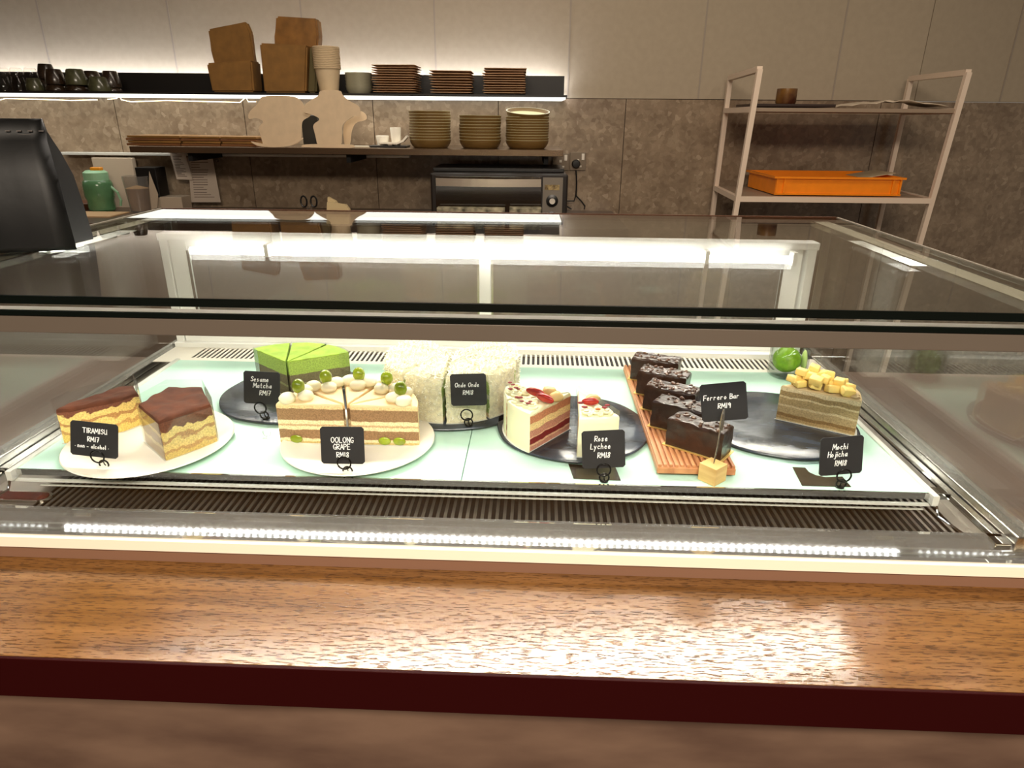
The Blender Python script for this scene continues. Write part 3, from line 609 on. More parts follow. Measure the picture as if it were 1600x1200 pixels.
def card(label,px,py,w,h,roll,yaw,lines,base,tilt=-12,wire=True,z=0,zc=None,yb=None):
    """card centred on pixel px,py standing above base"""
    bp=Vector((*base,z)); d=ray(px,py); yy=(yb if yb is not None else bp.y); c=O+d*((yy-CY)/d.y)
    t=thing('price_card',label,'price card',bp)
    loc=c-bp
    b=prism([(-w/2+.003,-h/2),(w/2-.003,-h/2),(w/2,-h/2+.003),(w/2,h/2-.003),(w/2-.003,h/2),(-w/2+.003,h/2),(-w/2,h/2-.003),(-w/2,-h/2+.003)],.0012,'y')
    cdo=link('card',b,M_card,t,loc,(R(tilt),R(roll),R(yaw)))
    o=link('handwriting',writing(lines,.00098),M_chalk,cdo,(0,-.0002,0))
    if wire:
        b=B(); n=28; cxo=loc.x*.35
        z1=.0078; r1=.0064; z2=.0232; r2=.0092
        tube([(r1*math.cos(2*math.pi*k/n)+.001,-.004,z1+r1*math.sin(2*math.pi*k/n)) for k in range(n)],.0012,7,b,True)
        tube([(r2*math.cos(2*math.pi*k/n)-.001,-.0105,z2+r2*math.sin(2*math.pi*k/n)) for k in range(n)],.0012,7,b,True)
        tube([(0,-.0105,.0141),(.0005,-.007,.0143),(.001,-.004,.0142),(.001,-.003,.008),(.0015,-.001,.004),(.0018,0,.001)],.0008,6,b)
        link('ring_clip',b,M_wire,t,smooth=True,sharp=60)
        b=lathe([(0,0),(.006,0),(.006,.001),(.002,.0016),(0,.0016)],16); link('clip_foot',b,M_wire,t,(.0015,0,.0003))
    return t
card('black card reading TIRAMISU RM17, leaning left, front left corner of the shelf',147,687,.066,.049,5,0,[('TIRAMISU',.001,.009,.0078,0),('RM17',-.001,-.003,.0075,0),('. non - alcohol .',-.003,-.0125,.0062,0)],(-.503,.001))
card('black card reading Sesame Matcha RM17 before the green cake',409,606,.058,.052,2,0,[('Sesame',-.003,.010,.0085,.8),('Matcha',.001,.000,.0085,.8),('RM17',.005,-.0115,.0082,.8)],(-.337,.160),z=TP)
card('black card reading OOLONG GRAPE RM18 before the grape cake',535,696,.060,.052,-1,0,[('OOLONG',.000,.004,.0085,0),('GRAPE',-.001,-.0055,.0085,0),('RM18',.000,-.0165,.0080,0)],(-.160,.001))
card('black card reading Onde Onde RM18 before the coconut cake',732,609,.056,.050,-3,0,[('Onde Onde',-.002,.0045,.0075,.8),('RM18',-.001,-.0075,.0075,.8)],(-.008,.152),z=TP)
card('black card reading Rose Lychee RM18 at the front of the shelf',943,702,.058,.052,-3,3,[('Rose',-.003,.0115,.0082,.8),('Lychee',-.004,.001,.0082,.8),('RM18',.000,-.0115,.0080,.8)],(.192,.001))
card('black card reading Mochi Hojicha RM18 at the front right of the shelf',1315,712,.063,.052,0,12,[('Mochi',-.003,.009,.0085,.8),('Hojicha',-.006,-.001,.0085,.8),('RM18',-.001,-.0135,.0080,.8)],(.510,.002))
t=card('tilted black card reading RM19 clipped to a stick in a small wooden block',1131,628,.060,.053,-10,-8,[('Ferrero Bar',-.003,.004,.0078,.8),('RM19',.000,-.0085,.0078,.8)],(.342,.012),wire=False,yb=.035,tilt=-6)
b=bx(-.0135,.0135,-.0135,.0135,.0003,.026,.0006); link('wood_block',b,mat('pale_wood_block',(222,188,122),.6,col2=(200,158,90),vs_=10,stretch=(1,1,9)),t,(0,0,0),(0,0,R(42)))
link('metal_stick',tube([(0,0,.0255),(.004,.006,.052),(.0065,.012,.078)],.0011,8),M_alu,t)
b=tube([(.0062,.009,.072),(.0066,.010,.080),(.0074,.012,.094),(.0078,.013,.101)],[.0026,.0032,.0024,.0012],8); link('alligator_clip',b,M_alu,t)
# thin dark patches set on the shelf glass
def flatpoly(name,label,cat,pxs,z,t_,ma):
    P=[G(x,y,z) for x,y in pxs]; c=sum(P,Vector((0,0,0)))/len(P)
    o=link(name,prism([(p.x-c.x,p.y-c.y) for p in P],t_),ma,None,(c.x,c.y,z)); tag(o,label,cat); return o
M_dkpatch=mat('dark_gloss_patch',(40,30,16),.2,var=.3,vs_=12)
flatpoly('dark_patch','dark brown flat patch on the shelf glass behind the Rose Lychee card','card',[(888,725),(962,731),(970,751),(896,748)],.0004,.0005,M_dkpatch)  # 'card' is only the category; a plain thin dark patch
flatpoly('dark_patch','dark flat patch with a curved cut-out by the Mochi Hojicha card','card',[(1238,730),(1258,731),(1264,738),(1275,743),(1290,746),(1316,745),(1330,761),(1253,759)],.0004,.0005,M_dkpatch)  # 'card' is only the category; a plain thin dark patch
# jar with lime at the back right
t=thing('glass_jar','clear glass jar holding a green lime at the back right of the shelf','jar',(.585,.432,.0005))
r_=.036
link('jar_glass',lathe([(0,0),(r_*.9,0),(r_,.004),(r_,.055),(r_*.8,.064),(r_*.8,.072),(r_*.74,.072),(r_*.74,.063),(r_*.93,.054),(r_*.93,.006),(0,.004)],36),glass('jar_glass',(.93,.97,.94)),t,smooth=True)
b=B(); blob(b,(-.004,0,.032),.026,.026,.025,24,16,.03); link('lime',b,mat('lime_peel',(128,168,30),.35,var=.15,vs_=120,bump=.3,bs=300),t)
b=B(); blob(b,(.024,-.012,.034),.004,.012,.022,12,9,.1); link('lime_wedge',b,mat('lime_pale',(206,222,140),.4),t)
# ================================================================ BACK COUNTER, SHELVES (wall frame)
def wthing(name,label,cat,x,y,z,group=None,a=0):
    o=thing(name,label,cat,RW(x,y,z),(0,0,WR+a),group); o.scale=(U,U,U); return o
def wobj(name,bm,ma,label,cat,x,y,z,a=0,group=None,smooth=False,sharp=40):
    o=link(name,bm,ma,None,RW(x,y,z),(0,0,WR+a),smooth=smooth,sharp=sharp); tag(o,label,cat,group); o.scale=(U,U,U); return o
ZB=.10
t=wthing('back_counter','dark prep counter along the back wall under the shelves','counter',-.9,1.84,ZF)
link('worktop',bx(-1.7,1.35,-.24,.255,ZB-ZF-.03,ZB-ZF),mat('dark_worktop',(84,66,52),.35),t); link('cabinet_body',bx(-1.7,1.35,-.2,.255,0,ZB-ZF-.03),mat('brown_cabinet',(120,98,80),.5),t)
# upper shelf
ZU=.531; XU=.2275
t=wthing('wall_shelf','black upper wall shelf with lights above and below holding cups and plates','shelf',0,2.097,ZU,)
M_shblk=mat('black_shelf',(16,11,8),.5)
link('shelf_board',bx(-2.3,XU,-.30,0,0,.008),M_shblk,t)
link('back_upstand',bx(-2.3,XU,-.07,-.055,.008,.082),M_shblk,t)
link('upper_light_strip',bx(-2.3,XU-.005,-.045,-.02,.03,.036),emis('shelf_led_up',(240,244,255),26),t,)['label']='lit strip behind the upstand'
link('lower_light_strip',bx(-2.3,XU-.005,-.29,-.02,-.006,0),emis('shelf_led_down',(255,252,240),1.7),t)['label']='lit white strip under the shelf'
area_=None
P=[V(x,y,2.05) for x,y in [(-30,158),(0,156),(8,154),(60,155),(110,157),(152,156)]]
o=link('light_cable',tube([RW(p.x,2.05,p.z) for p in P],.0022,6),emis('cable_glow',(255,235,190),3)); tag(o,'glowing light cable sagging under the left end of the black shelf','cable')
P=[V(x,y,2.05) for x,y in [(168,155),(182,154),(186,149),(190,156),(205,159),(260,157),(375,160),(384,152),(388,159),(400,159)]]
o=link('light_cable',tube([RW(p.x,2.05,p.z) for p in P],.0022,6),emis('cable_glow',(255,235,190),3)); tag(o,'glowing light cable looping under the black shelf toward the white paper blanks','cable')
# lower steel shelf
YLF=1.74; ZL=V(540,241.5,YLF).z; XL0=V(203,236,YLF).x; XL1=V(880,242,YLF).x
M_shsteel=mat('warm_steel',(140,118,96),.22,.9,var=.08,vs_=4,stretch=(.3,1,1))
ZS=V(540,231.5,YLF).z
t=wthing('steel_shelf','lower brushed steel wall shelf carrying bowls and paper boxes','shelf',0,2.097,ZL)
link('shelf_board',bx(XL0,XL1,YLF-2.097,0,0,ZS-ZL,.001),M_shsteel,t)
for x in (XL0+.2,(XL0+XL1)/2,XL1-.06): link('bracket',bx(x-.008,x+.008,-.32,-.06,-.03,0),M_dark,t)
# ticket rail
r0=V(92,240,2.05); r1=V(640,250,2.05)
wobj('ticket_rail',bx(r0.x,r1.x,-.008,.04,-.005,.005,.001),mat('pale_rail',(235,235,228),.2,.3),'thin bright ticket rail running along the wall under the steel shelf','rail',0,2.055,.312)
def slip(label,pxs,y,seed):
    P=[V(a,c,y) for a,c in pxs]; c=sum(P,Vector((0,0,0)))/len(P)
    b=prism([(p.x-c.x,p.z-c.z) for p in P],.0006,'y'); o=wobj('order_slip',b,mat('slip_paper',(196,180,164),.8),label,'paper slip',c.x,y,c.z)
    b=B(); rd=random.Random(seed); L0,R0,R1,L1=P
    for k in range(16):
        f=(k+1)/18; a=L0.lerp(L1,f); d=R0.lerp(R1,f); s=rd.uniform(.3,.7); u=a.lerp(d,.12)-c; v=a.lerp(d,.12+s)-c
        b.faces.new([b.verts.new((p.x,-.0004,p.z+e)) for p,e in ((u,0),(v,0),(v,.0022),(u,.0022))])
    link('printed_lines',b,mat('slip_ink',(96,80,70),.8),o)
slip('small narrow printed order slip hanging from the rail, tilted right',[(265,238),(289,238),(301,281),(276,280)],2.03,1)
slip('larger printed order slip hanging from the rail right of the narrow one',[(293,246),(332,246),(345,316),(299,316)],2.04,2)
o=wobj('wall_hook',lathe([(0,0),(.006,0),(.006,.004),(.003,.012),(0,.012)],12),M_alu,'small round wall hook right of the order slips','hook',V(341,251,2.097).x,2.09,V(341,251,2.09).z); o.rotation_euler=(R(90),0,WR)
# ---- items on the lower shelf
def lpoly(name,pts,y,t_,ma,label,cat,bev=0,base=None,group=None):
    P=[V(a,c,y) for a,c in pts]; cx=sum(p.x for p in P)/len(P); zb=min(p.z for p in P) if base is None else base
    zz=[p.z for p in P]; off=zb-min(zz) if base is not None else 0
    b=prism([(p.x-cx,p.z-min(zz)) for p in P],t_,'y',bev=bev); return wobj(name,b,ma,label,cat,cx,y,zb,group=group)
# bowls
M_bowl=mat('stoneware_glaze',(106,80,38),.45,var=.15,vs_=18,stretch=(1,1,12)); M_bowlin=mat('bowl_inside',(196,190,150),.3)
def bowl_bm(r,h=.030):
    return lathe([(0,0),(r*.80,0),(r*.86,.004),(r*.97,h*.6),(r,h-.001),(r*1.0,h),(r*.965,h),(r*.93,h*.6),(r*.8,.006),(0,.005)],40)
def stack(x0,x1,ytop,n,where,y=1.865):
    a=V(x0,228,y);c=V(x1,228,y); r=(c.x-a.x)/2; cx=(a.x+c.x)/2; top=V((x0+x1)/2,ytop,y-r).z-ZS
    step=(top-.030)/(n-1); proto=None
    for k in range(n):
        od=['bottom','second from the bottom','third from the bottom','fourth from the bottom','fifth from the bottom','sixth from the bottom','seventh from the bottom','eighth from the bottom'][k] if k<8 else ['third from the top','second from the top'][k-(n-3)] if k<n-1 else 'topmost'
        if k==n-1: od='topmost'
        lab='tan stoneware bowl, %s of the %s bowl stack on the steel shelf'%(od,where)
        if proto is None:
            b=bowl_bm(r)
            for f in b.faces:
                c_=f.calc_center_median(); f.material_index=1 if (c_.z>.028 or f.normal.z>.3) else 0
            o=proto=wobj('stoneware_bowl',b,[M_bowl,M_bowlin],lab,'bowl',cx,y,ZS,group='stoneware bowls on the steel shelf',smooth=True,sharp=60)
        else:
            o=proto.copy(); COL.objects.link(o); o['label']=lab; o.location=RW(cx+random.uniform(-.0012,.0012),y,ZS+k*step+.0002)
        if where=='right' and k==n-1: o.rotation_euler=(R(9),R(2),WR); o.location.z+=.014
stack(641,705,173,11,'left'); stack(718,783,180,9,'middle'); stack(790,857,178,11,'right')
# square plates on the upper shelf
ZUS=ZU+.0085
M_sq=mat('tan_plate',(180,142,104),.5,var=.12,vs_=20); 
def sqstack(x0,x1,ytop,n,where,y=1.87):
    a=V(x0,140,y);c=V(x1,140,y); r=(c.x-a.x)/2; cx=(a.x+c.x)/2; top=V((x0+x1)/2,ytop,y).z-ZUS; hh=.011; step=(top-hh)/(n-1)
    b=B(); L_=[(r*.62,0),(r*.70,.001),(r*1.0,hh*.42),(r*1.0,hh*.58),(r*.95,hh*.58),(r*.62,.003)]; rings=[]
    for q,z in L_: rings.append([b.verts.new((sx*(q-i_),sy*(q-j_),z)) for sx,sy,i_,j_ in ((1,1,0,.003),(1,1,.003,0),(-1,1,.003,0),(-1,1,0,.003),(-1,-1,0,.003),(-1,-1,.003,0),(1,-1,.003,0),(1,-1,0,.003))])
    b.faces.new(rings[0][::-1]); b.faces.new(rings[-1])
    for A,C in zip(rings,rings[1:]):
        for i in range(8): b.faces.new((A[i],A[(i+1)%8],C[(i+1)%8],C[i]))
    bmesh.ops.recalc_face_normals(b,faces=b.faces); proto=None
    for k in range(n):
        od=['bottom','second from the bottom','third from the bottom','fourth from the bottom','fifth from the bottom','sixth from the bottom','seventh from the bottom','eighth from the bottom','ninth from the bottom','tenth from the bottom','second from the top'][k] if k<n-1 else 'topmost'
        lab='square tan plate, %s of the %s plate stack on the black shelf'%(od,where)
        if not proto: o=proto=wobj('square_plate',b,M_sq,lab,'plate',cx,y,ZUS,group='square plates on the black shelf')
        else: o=proto.copy(); COL.objects.link(o); o['label']=lab; o.location=RW(cx+random.uniform(-.002,.002),y,ZUS+k*step); o.rotation_euler=(R(random.uniform(-.3,.3)),R(random.uniform(-.5,.5)),WR+R(random.uniform(-3,3)))
sqstack(589,654,101,12,'left'); sqstack(676,739,110,9,'middle'); sqstack(757,821,106,11,'right')
# small bowls
p=V(541,140,1.87);q=V(582,140,1.87); r=(q.x-p.x)/2
for k in range(5):
    b=lathe([(0,0),(r*.8,0),(r*.95,.012),(r,.028),(r*.94,.028),(r*.88,.012),(0,.004)],28)
    o=wobj('small_bowl',b,mat('grey_green_bowl',(150,146,124),.4,var=.1,vs_=30),'small grey green bowl, %s of the stack beside the paper cups'%(['bottom','second from the bottom','middle','second from the top','topmost'][k]),'bowl',(p.x+q.x)/2,1.87,ZUS+k*.0105,group='small bowls on the black shelf',smooth=True)
# paper cups : inverted stack
p=V(494,130,1.83);q=V(533,130,1.83); r=(q.x-p.x)/2; cx=(p.x+q.x)/2
topz=V(514,73,1.83).z; n=13; h=.085; base=ZUS; step=(topz-base-h)/(n-1)
M_pc=mat('paper_cup',(206,184,150),.6,var=.03)
proto=None
for k in range(n):
    b=None
    lab='cream paper cup, %s of the nested cup tower'%(['bottom','second from the bottom','third from the bottom','fourth from the bottom','fifth from the bottom','sixth from the bottom','middle','sixth from the top','fifth from the top','fourth from the top','third from the top','second from the top','topmost'][k])
    if not proto:
        b=lathe([(0,.004),(r*.68,.004),(r*.68,0),(r*.72,0),(r*.97,h-.006),(r*1.04,h-.006),(r*1.07,h-.003),(r*1.0,h),(r*.95,h-.002),(r*.66,.006),(0,.006)],28)
        o=proto=wobj('paper_cup',b,M_pc,lab,'cup',cx,1.83,base,group='nested paper cups',smooth=True,sharp=50)
    else: o=proto.copy(); COL.objects.link(o); o['label']=lab; o.location=RW(cx,1.83,base+k*step)
# kraft bags / boxes on the upper shelf
def kbox(label,pts,y,t_,ma=M_kraft,name='kraft_box',cat='box',base=None): return lpoly(name,pts,y,t_,ma,label,cat,bev=.006,base=base)
M_kraft2=mat('kraft_shiny',(132,90,38),.4,var=.25,vs_=18,bump=.5,bs=25)
kbox('brown kraft box, left one of the pair, flared open front resting on the black shelf',[(332,146),(397,146),(393,96),(322,100)],1.83,.09,base=ZUS)
kbox('brown kraft lid leaning left above the left kraft box',[(345,146),(402,146),(398,104),(392,52),(384,34),(324,46),(330,80)],1.925,.03,base=ZUS)
kbox('brown kraft box right of the leaning one with straight front on the black shelf',[(413,146),(478,146),(480,72),(405,68)],1.83,.09,base=ZUS)
kbox('shiny brown wrapped block standing behind the right kraft box, tallest on the shelf',[(430,140),(490,140),(497,50),(494,22),(430,18),(428,50)],1.925,.06,M_kraft2,base=ZUS)
kbox('dark green brown narrow box between kraft box and paper cups',[(481,146),(494,146),(497,72),(484,72)],1.85,.07,mat('olive_box',(92,80,40),.6),base=ZUS)
# tumblers
M_tb=mat('brown_glazed_tumbler',(44,32,22),.25,var=.4,vs_=40,coat=.3); M_tg=mat('green_glazed_tumbler',(72,72,50),.25,var=.3,vs_=40,coat=.3); M_gl=glass('tumbler_glass',(.95,.94,.92))
def tumbler(px,py0,py1,w,ma,label,y,lean=0,group=None,zb=None,inv=True):
    a=V(px-w/2,py1,y);c=V(px+w/2,py1,y);r=(c.x-a.x)/2; h=V(px,py0,y).z-V(px,py1,y).z; z=V(px,py1,y).z if zb is None else zb
    pr=[(0,0),(r*.98,0),(r,.003),(r*.97,h*.4),(r*.74,h*.93),(r*.68,h),(0,h)]
    wobj('glazed_tumbler' if ma!=M_gl else 'drinking_glass',lathe(pr,26),ma,label,'cup',(a.x+c.x)/2,y,z,group=group,smooth=True,sharp=60)
r1=.0
tumbler(56,121,141,25,M_tg,'dull green tumbler upside down at the left end beside the glasses',1.84,zb=ZUS)
tumbler(89,132,143,30,M_tb,'dark brown tumbler at the bottom of the left two-high pair',1.84,zb=ZUS)
tumbler(88,108,132,28,M_tb,'dark brown tumbler on top of the left pair, darkest front one',1.84)
tumbler(75,100,124,26,M_tb,'tallest standing dark tumbler behind the left pair',1.91); tumbler(75,122,143,28,M_tb,'dark tumbler supporting the tallest one at the back',1.91,zb=ZUS)
tumbler(121,133,144,32,M_tb,'brown tumbler under the green grey one in the middle pair',1.84,zb=ZUS)
tumbler(121,108,133,32,M_tg,'green grey tumbler on top of the middle pair',1.84)
tumbler(144,111,125,26,M_tb,'dark tumbler on top behind the middle pair',1.91); tumbler(144,125,143,28,M_tb,'dark tumbler at the bottom behind the middle pair',1.91,zb=ZUS)
tumbler(157,121,144,32,M_tg,'light green grey tumbler standing alone at the front right of the cups',1.84,zb=ZUS)
tumbler(176,111,137,27,M_tb,'brown tumbler on top at the right end of the cups',1.89); tumbler(177,136,145,28,M_tb,'brown tumbler at the bottom of the right end pair',1.89,zb=ZUS)
for i,(px,lab) in enumerate([(8,'clear glass, lower row at far left edge'),(32,'clear glass, lower row beside the green tumbler')]): tumbler(px,120,142,22,M_gl,lab,1.85,zb=ZUS)
for i,(px,lab) in enumerate([(6,'clear glass, upper row at far left edge'),(27,'clear glass, upper row second from left'),(49,'clear glass, upper row next to the dark tumblers')]): tumbler(px,106,120,20,M_gl,lab,1.85)
# ---- lower shelf: kraft wallets
M_kd=mat('kraft_dark',(116,72,34),.75,var=.2,vs_=20)
for pts,lab in [([(199,229),(283,229),(283,214),(215,213),(198,214)],'left flat stack of brown kraft wallets on the steel shelf'),([(284,229),(345,229),(350,214),(283,213)],'middle flat stack of brown kraft wallets on the steel shelf'),([(346,229),(402,229),(398,214),(352,214)],'right flat stack of brown kraft wallets partly under a white paper sheet')]:
    P=[V(a,c,1.80) for a,c in pts]; x0=P[0].x; x1=P[1].x; h=P[-2].z-P[0].z
    t=wthing('kraft_wallet_stack',lab,'paper wallets',(x0+x1)/2,1.80,ZS); wd=(x1-x0)/2
    for k in range(4):
        b=bx(-wd+.004*(k%2),wd-.003*((k+1)%2),0,.15,k*h/4+.0005,(k+1)*h/4-.0008,.001); o=link('wallet',b,[M_kd,M_kraft][k%2],t); o.rotation_euler=(0,0,R([1.5,-2,1,-1][k]))
# unfolded white paper box blanks leaning on the shelf
def blank(pts,y,label,zb):
    s=lambda q:(380+q[0]/5.714,130+q[1]/5.714)
    P=[V(*s(q),y) for q in pts]; cx=sum(p.x for p in P)/len(P); mz=min(p.z for p in P)
    Q=[(p.x-cx,p.z-mz) for p in P]
    for _ in range(2): Q=[w for i in range(len(Q)) for w in ((Q[i][0]*.78+Q[(i+1)%len(Q)][0]*.22,Q[i][1]*.78+Q[(i+1)%len(Q)][1]*.22),(Q[i][0]*.22+Q[(i+1)%len(Q)][0]*.78,Q[i][1]*.22+Q[(i+1)%len(Q)][1]*.78))]
    b=prism(Q,.0012,'y'); return wobj('paper_box_blank',b,M_paper,label,'paper box blank',cx,y,zb)
blank([(180,560),(160,480),(130,385),(190,335),(110,300),(45,320),(45,255),(140,165),(160,105),(455,105),(535,165),(560,250),(600,255),(600,290),(528,325),(520,390),(520,500),(470,545),(350,565)],1.775,'wide cream paper box blank standing on the steel shelf, left of the two',ZS)
blank([(665,560),(640,440),(615,355),(695,305),(600,258),(540,250),(538,180),(610,130),(675,95),(678,45),(870,45),(885,90),(940,140),(1035,185),(1048,240),(1045,278),(985,272),(880,350),(882,440),(875,560)],1.765,'cream paper box blank with cup shaped top, right of the two',ZS)
blank([(50,520),(150,545),(300,560),(420,545),(530,490),(540,505),(440,565),(300,580),(130,572)],1.757,'curled lower flap sheet under the wide paper blank',ZS)
blank([(515,568),(545,548),(960,550),(1000,562),(990,585),(530,578)],1.75,'flat paper sheet under the right paper blank',ZS)
blank([(905,560),(890,430),(900,340),(1000,280),(1045,230),(1100,270),(1105,320),(1000,340),(965,420),(955,550)],1.84,'shadowed paper box blank standing behind the right one',ZS)
wobj('black_tray_liner',bx(-.03,.03,0,.03,0,.11,.002),M_black,'black paper holder between the two paper blanks','holder',V(484,200,1.90).x,1.90,ZS)
# white dish, creamers
c=V(604,226,1.84); t=wobj('serving_dish',bx(-.065,.075,-.05,.05,0,.006,.002),M_black,'low black tray with white cups left of the bowls','tray',c.x,1.88,ZS)
for px,w,h,lab in [(598,20,14,'low white ramekin on the black tray'),(619,17,26,'tilted white creamer cup on the black tray')]:
    a=V(px-w/2,222,1.87);q=V(px+w/2,222,1.87);r=(q.x-a.x)/2; hh=h*r*2/w
    o=wobj('white_cup',lathe([(0,0),(r*.8,0),(r,hh*.95),(r*.97,hh),(r*.88,hh*.9),(r*.7,.004),(0,.004)],24),M_ceram,lab,'cup',(a.x+q.x)/2,1.87,ZS+.0065,smooth=True)
P=[V(x,y,1.88) for x,y in [(596,223),(622,224),(632,220),(638,213)]]
b=prism([(p.x-c.x,p.z-c.z) for p in P]+[(p.x-c.x+.004,p.z-c.z-.006) for p in P[::-1]],.04,'y'); wobj('curved_white_dish',b,M_ceram,'white dish with an upturned corner beside the bowls','dish',c.x,1.80+.03,c.z+.004)
wobj('cloth_napkin',bx(-.05,.05,-.03,.04,0,.003),mat('pale_cloth',(190,180,160),.8),'pale flat napkin on the shelf left of the black tray','napkin',V(560,225,1.86).x,1.86,ZS)
# ---- toaster oven
ox0=V(673,300,1.62).x; ox1=V(887,300,1.62).x; oz1=V(780,272,1.62).z; OW=ox1-ox0; hh=.28
t=wthing('toaster_oven','black toaster oven with a curved chrome door handle on the back counter','oven',(ox0+ox1)/2,1.62,ZB+.0005); oven=t
oh=oz1-ZB; k=OW/214.
link('oven_body',bx(-OW/2,OW/2,0,.34,.0,oh,.006),mat('oven_black',(26,18,14),.35),t)
xx=lambda px:(px-780)*k
b=bx(xx(681),xx(846),-.006,.0,.002,oh-.008,.001); dr=link('oven_door',b,mat('oven_glass_dark',(36,24,12),.12,var=.2,vs_=3,coat=.6),t)
b=bx(xx(848),xx(879),-.004,0,.0,oh-.010); link('control_panel',b,mat('control_panel_grey',(126,118,108),.4,.5),t)['label']='grey control panel'
P=[(xx(683)+(xx(845)-xx(683))*i/12,-.02-.018*math.sin(math.pi*i/12)) for i in range(13)]
b=prism(P+[(x,y-.006) for x,y in P[::-1]],.026); bmesh.ops.translate(b,verts=b.verts,vec=(0,0,oh-.040)); hd=link('door_handle',b,mat('handle_chrome',(214,202,186),.3,.8),t); hd['label']='curved chrome handle'
for x in (xx(690),xx(838)): link('handle_stand',bx(x-.004,x+.004,-.022,-.003,oh-.034,oh-.020),M_black,t)
for zz,nm in ((oh-.088,0),(oh-.145,1)):
    o=link('knob',lathe([(0,0),(.021,0),(.021,.006),(.012,.008),(.0115,.016),(0,.017)],28),[M_black,M_alu],t,(xx(863),-.004,zz),(R(90),0,0),smooth=True)
    link('knob_cap',lathe([(0,0),(.010,0),(.010,.003),(0,.003)],20),mat('knob_cap',(220,212,200),.3,.4),t,(xx(863),-.0205,zz),(R(90),0,0))
link('rating_label',bx(xx(851),xx(874),-.0048,-.004,oh-.052,oh-.034),mat('label_yellow',(168,146,98),.6,col2=(90,70,40),vs_=90),t)
wobj('baking_tray',bx(-.235,.235,0,.24,0,.012,.002),M_black,'black flat baking tray lying on top of the toaster oven','tray',(ox0+ox1)/2-.005,1.70,ZB+oh+.0015)
# patterned boxes in front of oven glass
for px0,px1,lab in [(684,789,'patterned paper pack, left one before the oven door'),(796,846,'pale pack, right one before the oven door')]:
    a=V(px0,332,1.585);c=V(px1,332,1.585); h=V(px0,323,1.585).z-ZB
    wobj('paper_pack',bx(-(c.x-a.x)/2,(c.x-a.x)/2,-.02,.02,0,h,.002),mat('patterned_paper' ,(190,180,150),.6,col2=(70,66,48),vs_=30),lab,'pack',(a.x+c.x)/2,1.575,ZB+.0003)
# ---- sockets, plug, cord
M_sock=mat('socket_plate',(120,106,90),.35,.5)
for k,(x0,x1,y0,y1) in enumerate([(863,889,240,266),(890,916,238,266)]):
    a=V(x0,y1,2.09);c=V(x1,y0,2.09); t=wthing('wall_socket','steel wall socket plate, '+['left one, empty','right one, with the black plug'][k],'socket',(a.x+c.x)/2,2.097,(a.z+c.z)/2); w=(c.x-a.x)/2;h=(c.z-a.z)/2
    link('face_plate',bx(-w,w,-.008,0,-h,h,.001),M_sock,t)
    link('rocker_switch',bx(w*.45,w*.8,-.012,-.008,h*.15,h*.85,.001),mat('rocker_white',(220,210,196),.4),t)
    b=B(); box(b,-w*.15,w*.15,-.0086,-.008,-h*.05,h*.25)
    for sx in (-1,1): box(b,sx*w*.35-w*.13,sx*w*.35+w*.13,-.0086,-.008,-h*.65,-h*.45)
    link('socket_hole',b,mat('socket_white',(206,196,180),.5),t)
def into(o,par):
    o.parent=par; o.matrix_parent_inverse=Matrix.LocRotScale(par.location,par.rotation_euler,par.scale).inverted(); return o
p=V(900,256,2.08)
o=into(link('power_plug',lathe([(0,0),(.022,0),(.022,.018),(.017,.026),(0,.027)],20),M_black,None,RW(p.x,2.088,p.z),(R(90),0,WR),smooth=True),oven); o['label']='black three pin plug'
P=[(900,266),(901,285),(900,305),(897,314),(885,314),(873,318)]; b=tube([RW(q.x,2.06,q.z) for q in [V(x,y,2.06) for x,y in P]],.004,8)
P2=[(900,306),(908,314),(914,322),(913,327)]; tube([RW(q.x,2.065,q.z) for q in [V(x,y,2.065) for x,y in P2]],.004,8,b); tube([RW(q.x,2.055,q.z) for q in [V(x,y,2.055) for x,y in [(873,316),(885,322),(893,327)]]],.004,8,b)
into(link('power_cord',b,M_black),oven)
# ---- left end of the back counter
p=V(162,333,1.94); pr=(V(184,300,1.94).x-V(142,300,1.94).x)/2
t=wthing('water_bottle','translucent green water bottle with orange spout','bottle',p.x+.0,1.94,ZB); hb=V(162,281,1.94).z-ZB
M_gbt=mat('green_bottle_plastic',(96,142,100),.15,0,.5,trans=.35,var=.1); 
link('bottle_body',lathe([(0,0),(pr*.8,0),(pr*.9,.006),(pr*.9,hb*.35),(pr,hb*.5),(pr,hb*.85),(pr*.92,hb*.97),(pr*.85,hb),(0,hb)],28),M_gbt,t,smooth=True)
link('bottle_lid',lathe([(0,hb),(pr*.82,hb),(pr*.82,hb+.028),(pr*.6,hb+.036),(0,hb+.036)],28),mat('pale_green_lid',(134,176,140),.4),t,smooth=True)
link('spout_cap',bx(-.012,.030,-.012,.012,hb+.034,hb+.048,.004),mat('orange_spout',(206,130,20),.4),t)['label']='orange spout cap'
a=tube([(pr*.9,0,hb*.8),(pr*1.35,0,hb*.6),(pr*1.5,0,hb*.35),(pr*1.4,0,.02)],.005,8); link('carry_strap',a,mat('pale_green_lid',(134,176,140),.4),t)
p0=V(188,275,1.92);p1=V(225,275,1.92);w=(p1.x-p0.x)/2; hj=p0.z-ZB
t=wthing('plastic_jug','clear plastic jug half full of brown powder','jug',(p0.x+p1.x)/2+.005,1.93,ZB)
b=B(); rr=[]
link('jug_body',lathe([(0,0),(w*.8,0),(w*1.02,hj),(w*.98,hj),(w*.76,.003),(0,.003)],4 if False else 24),glass('jug_plastic',(.80,.77,.72),1.4,.12),t,smooth=True)
link('brown_powder',lathe([(0,.004),(w*.74,.004),(w*.9,hj*.66),(0,hj*.74)],24),mat('tan_powder',(176,138,92),.9,var=.08),t,smooth=True)
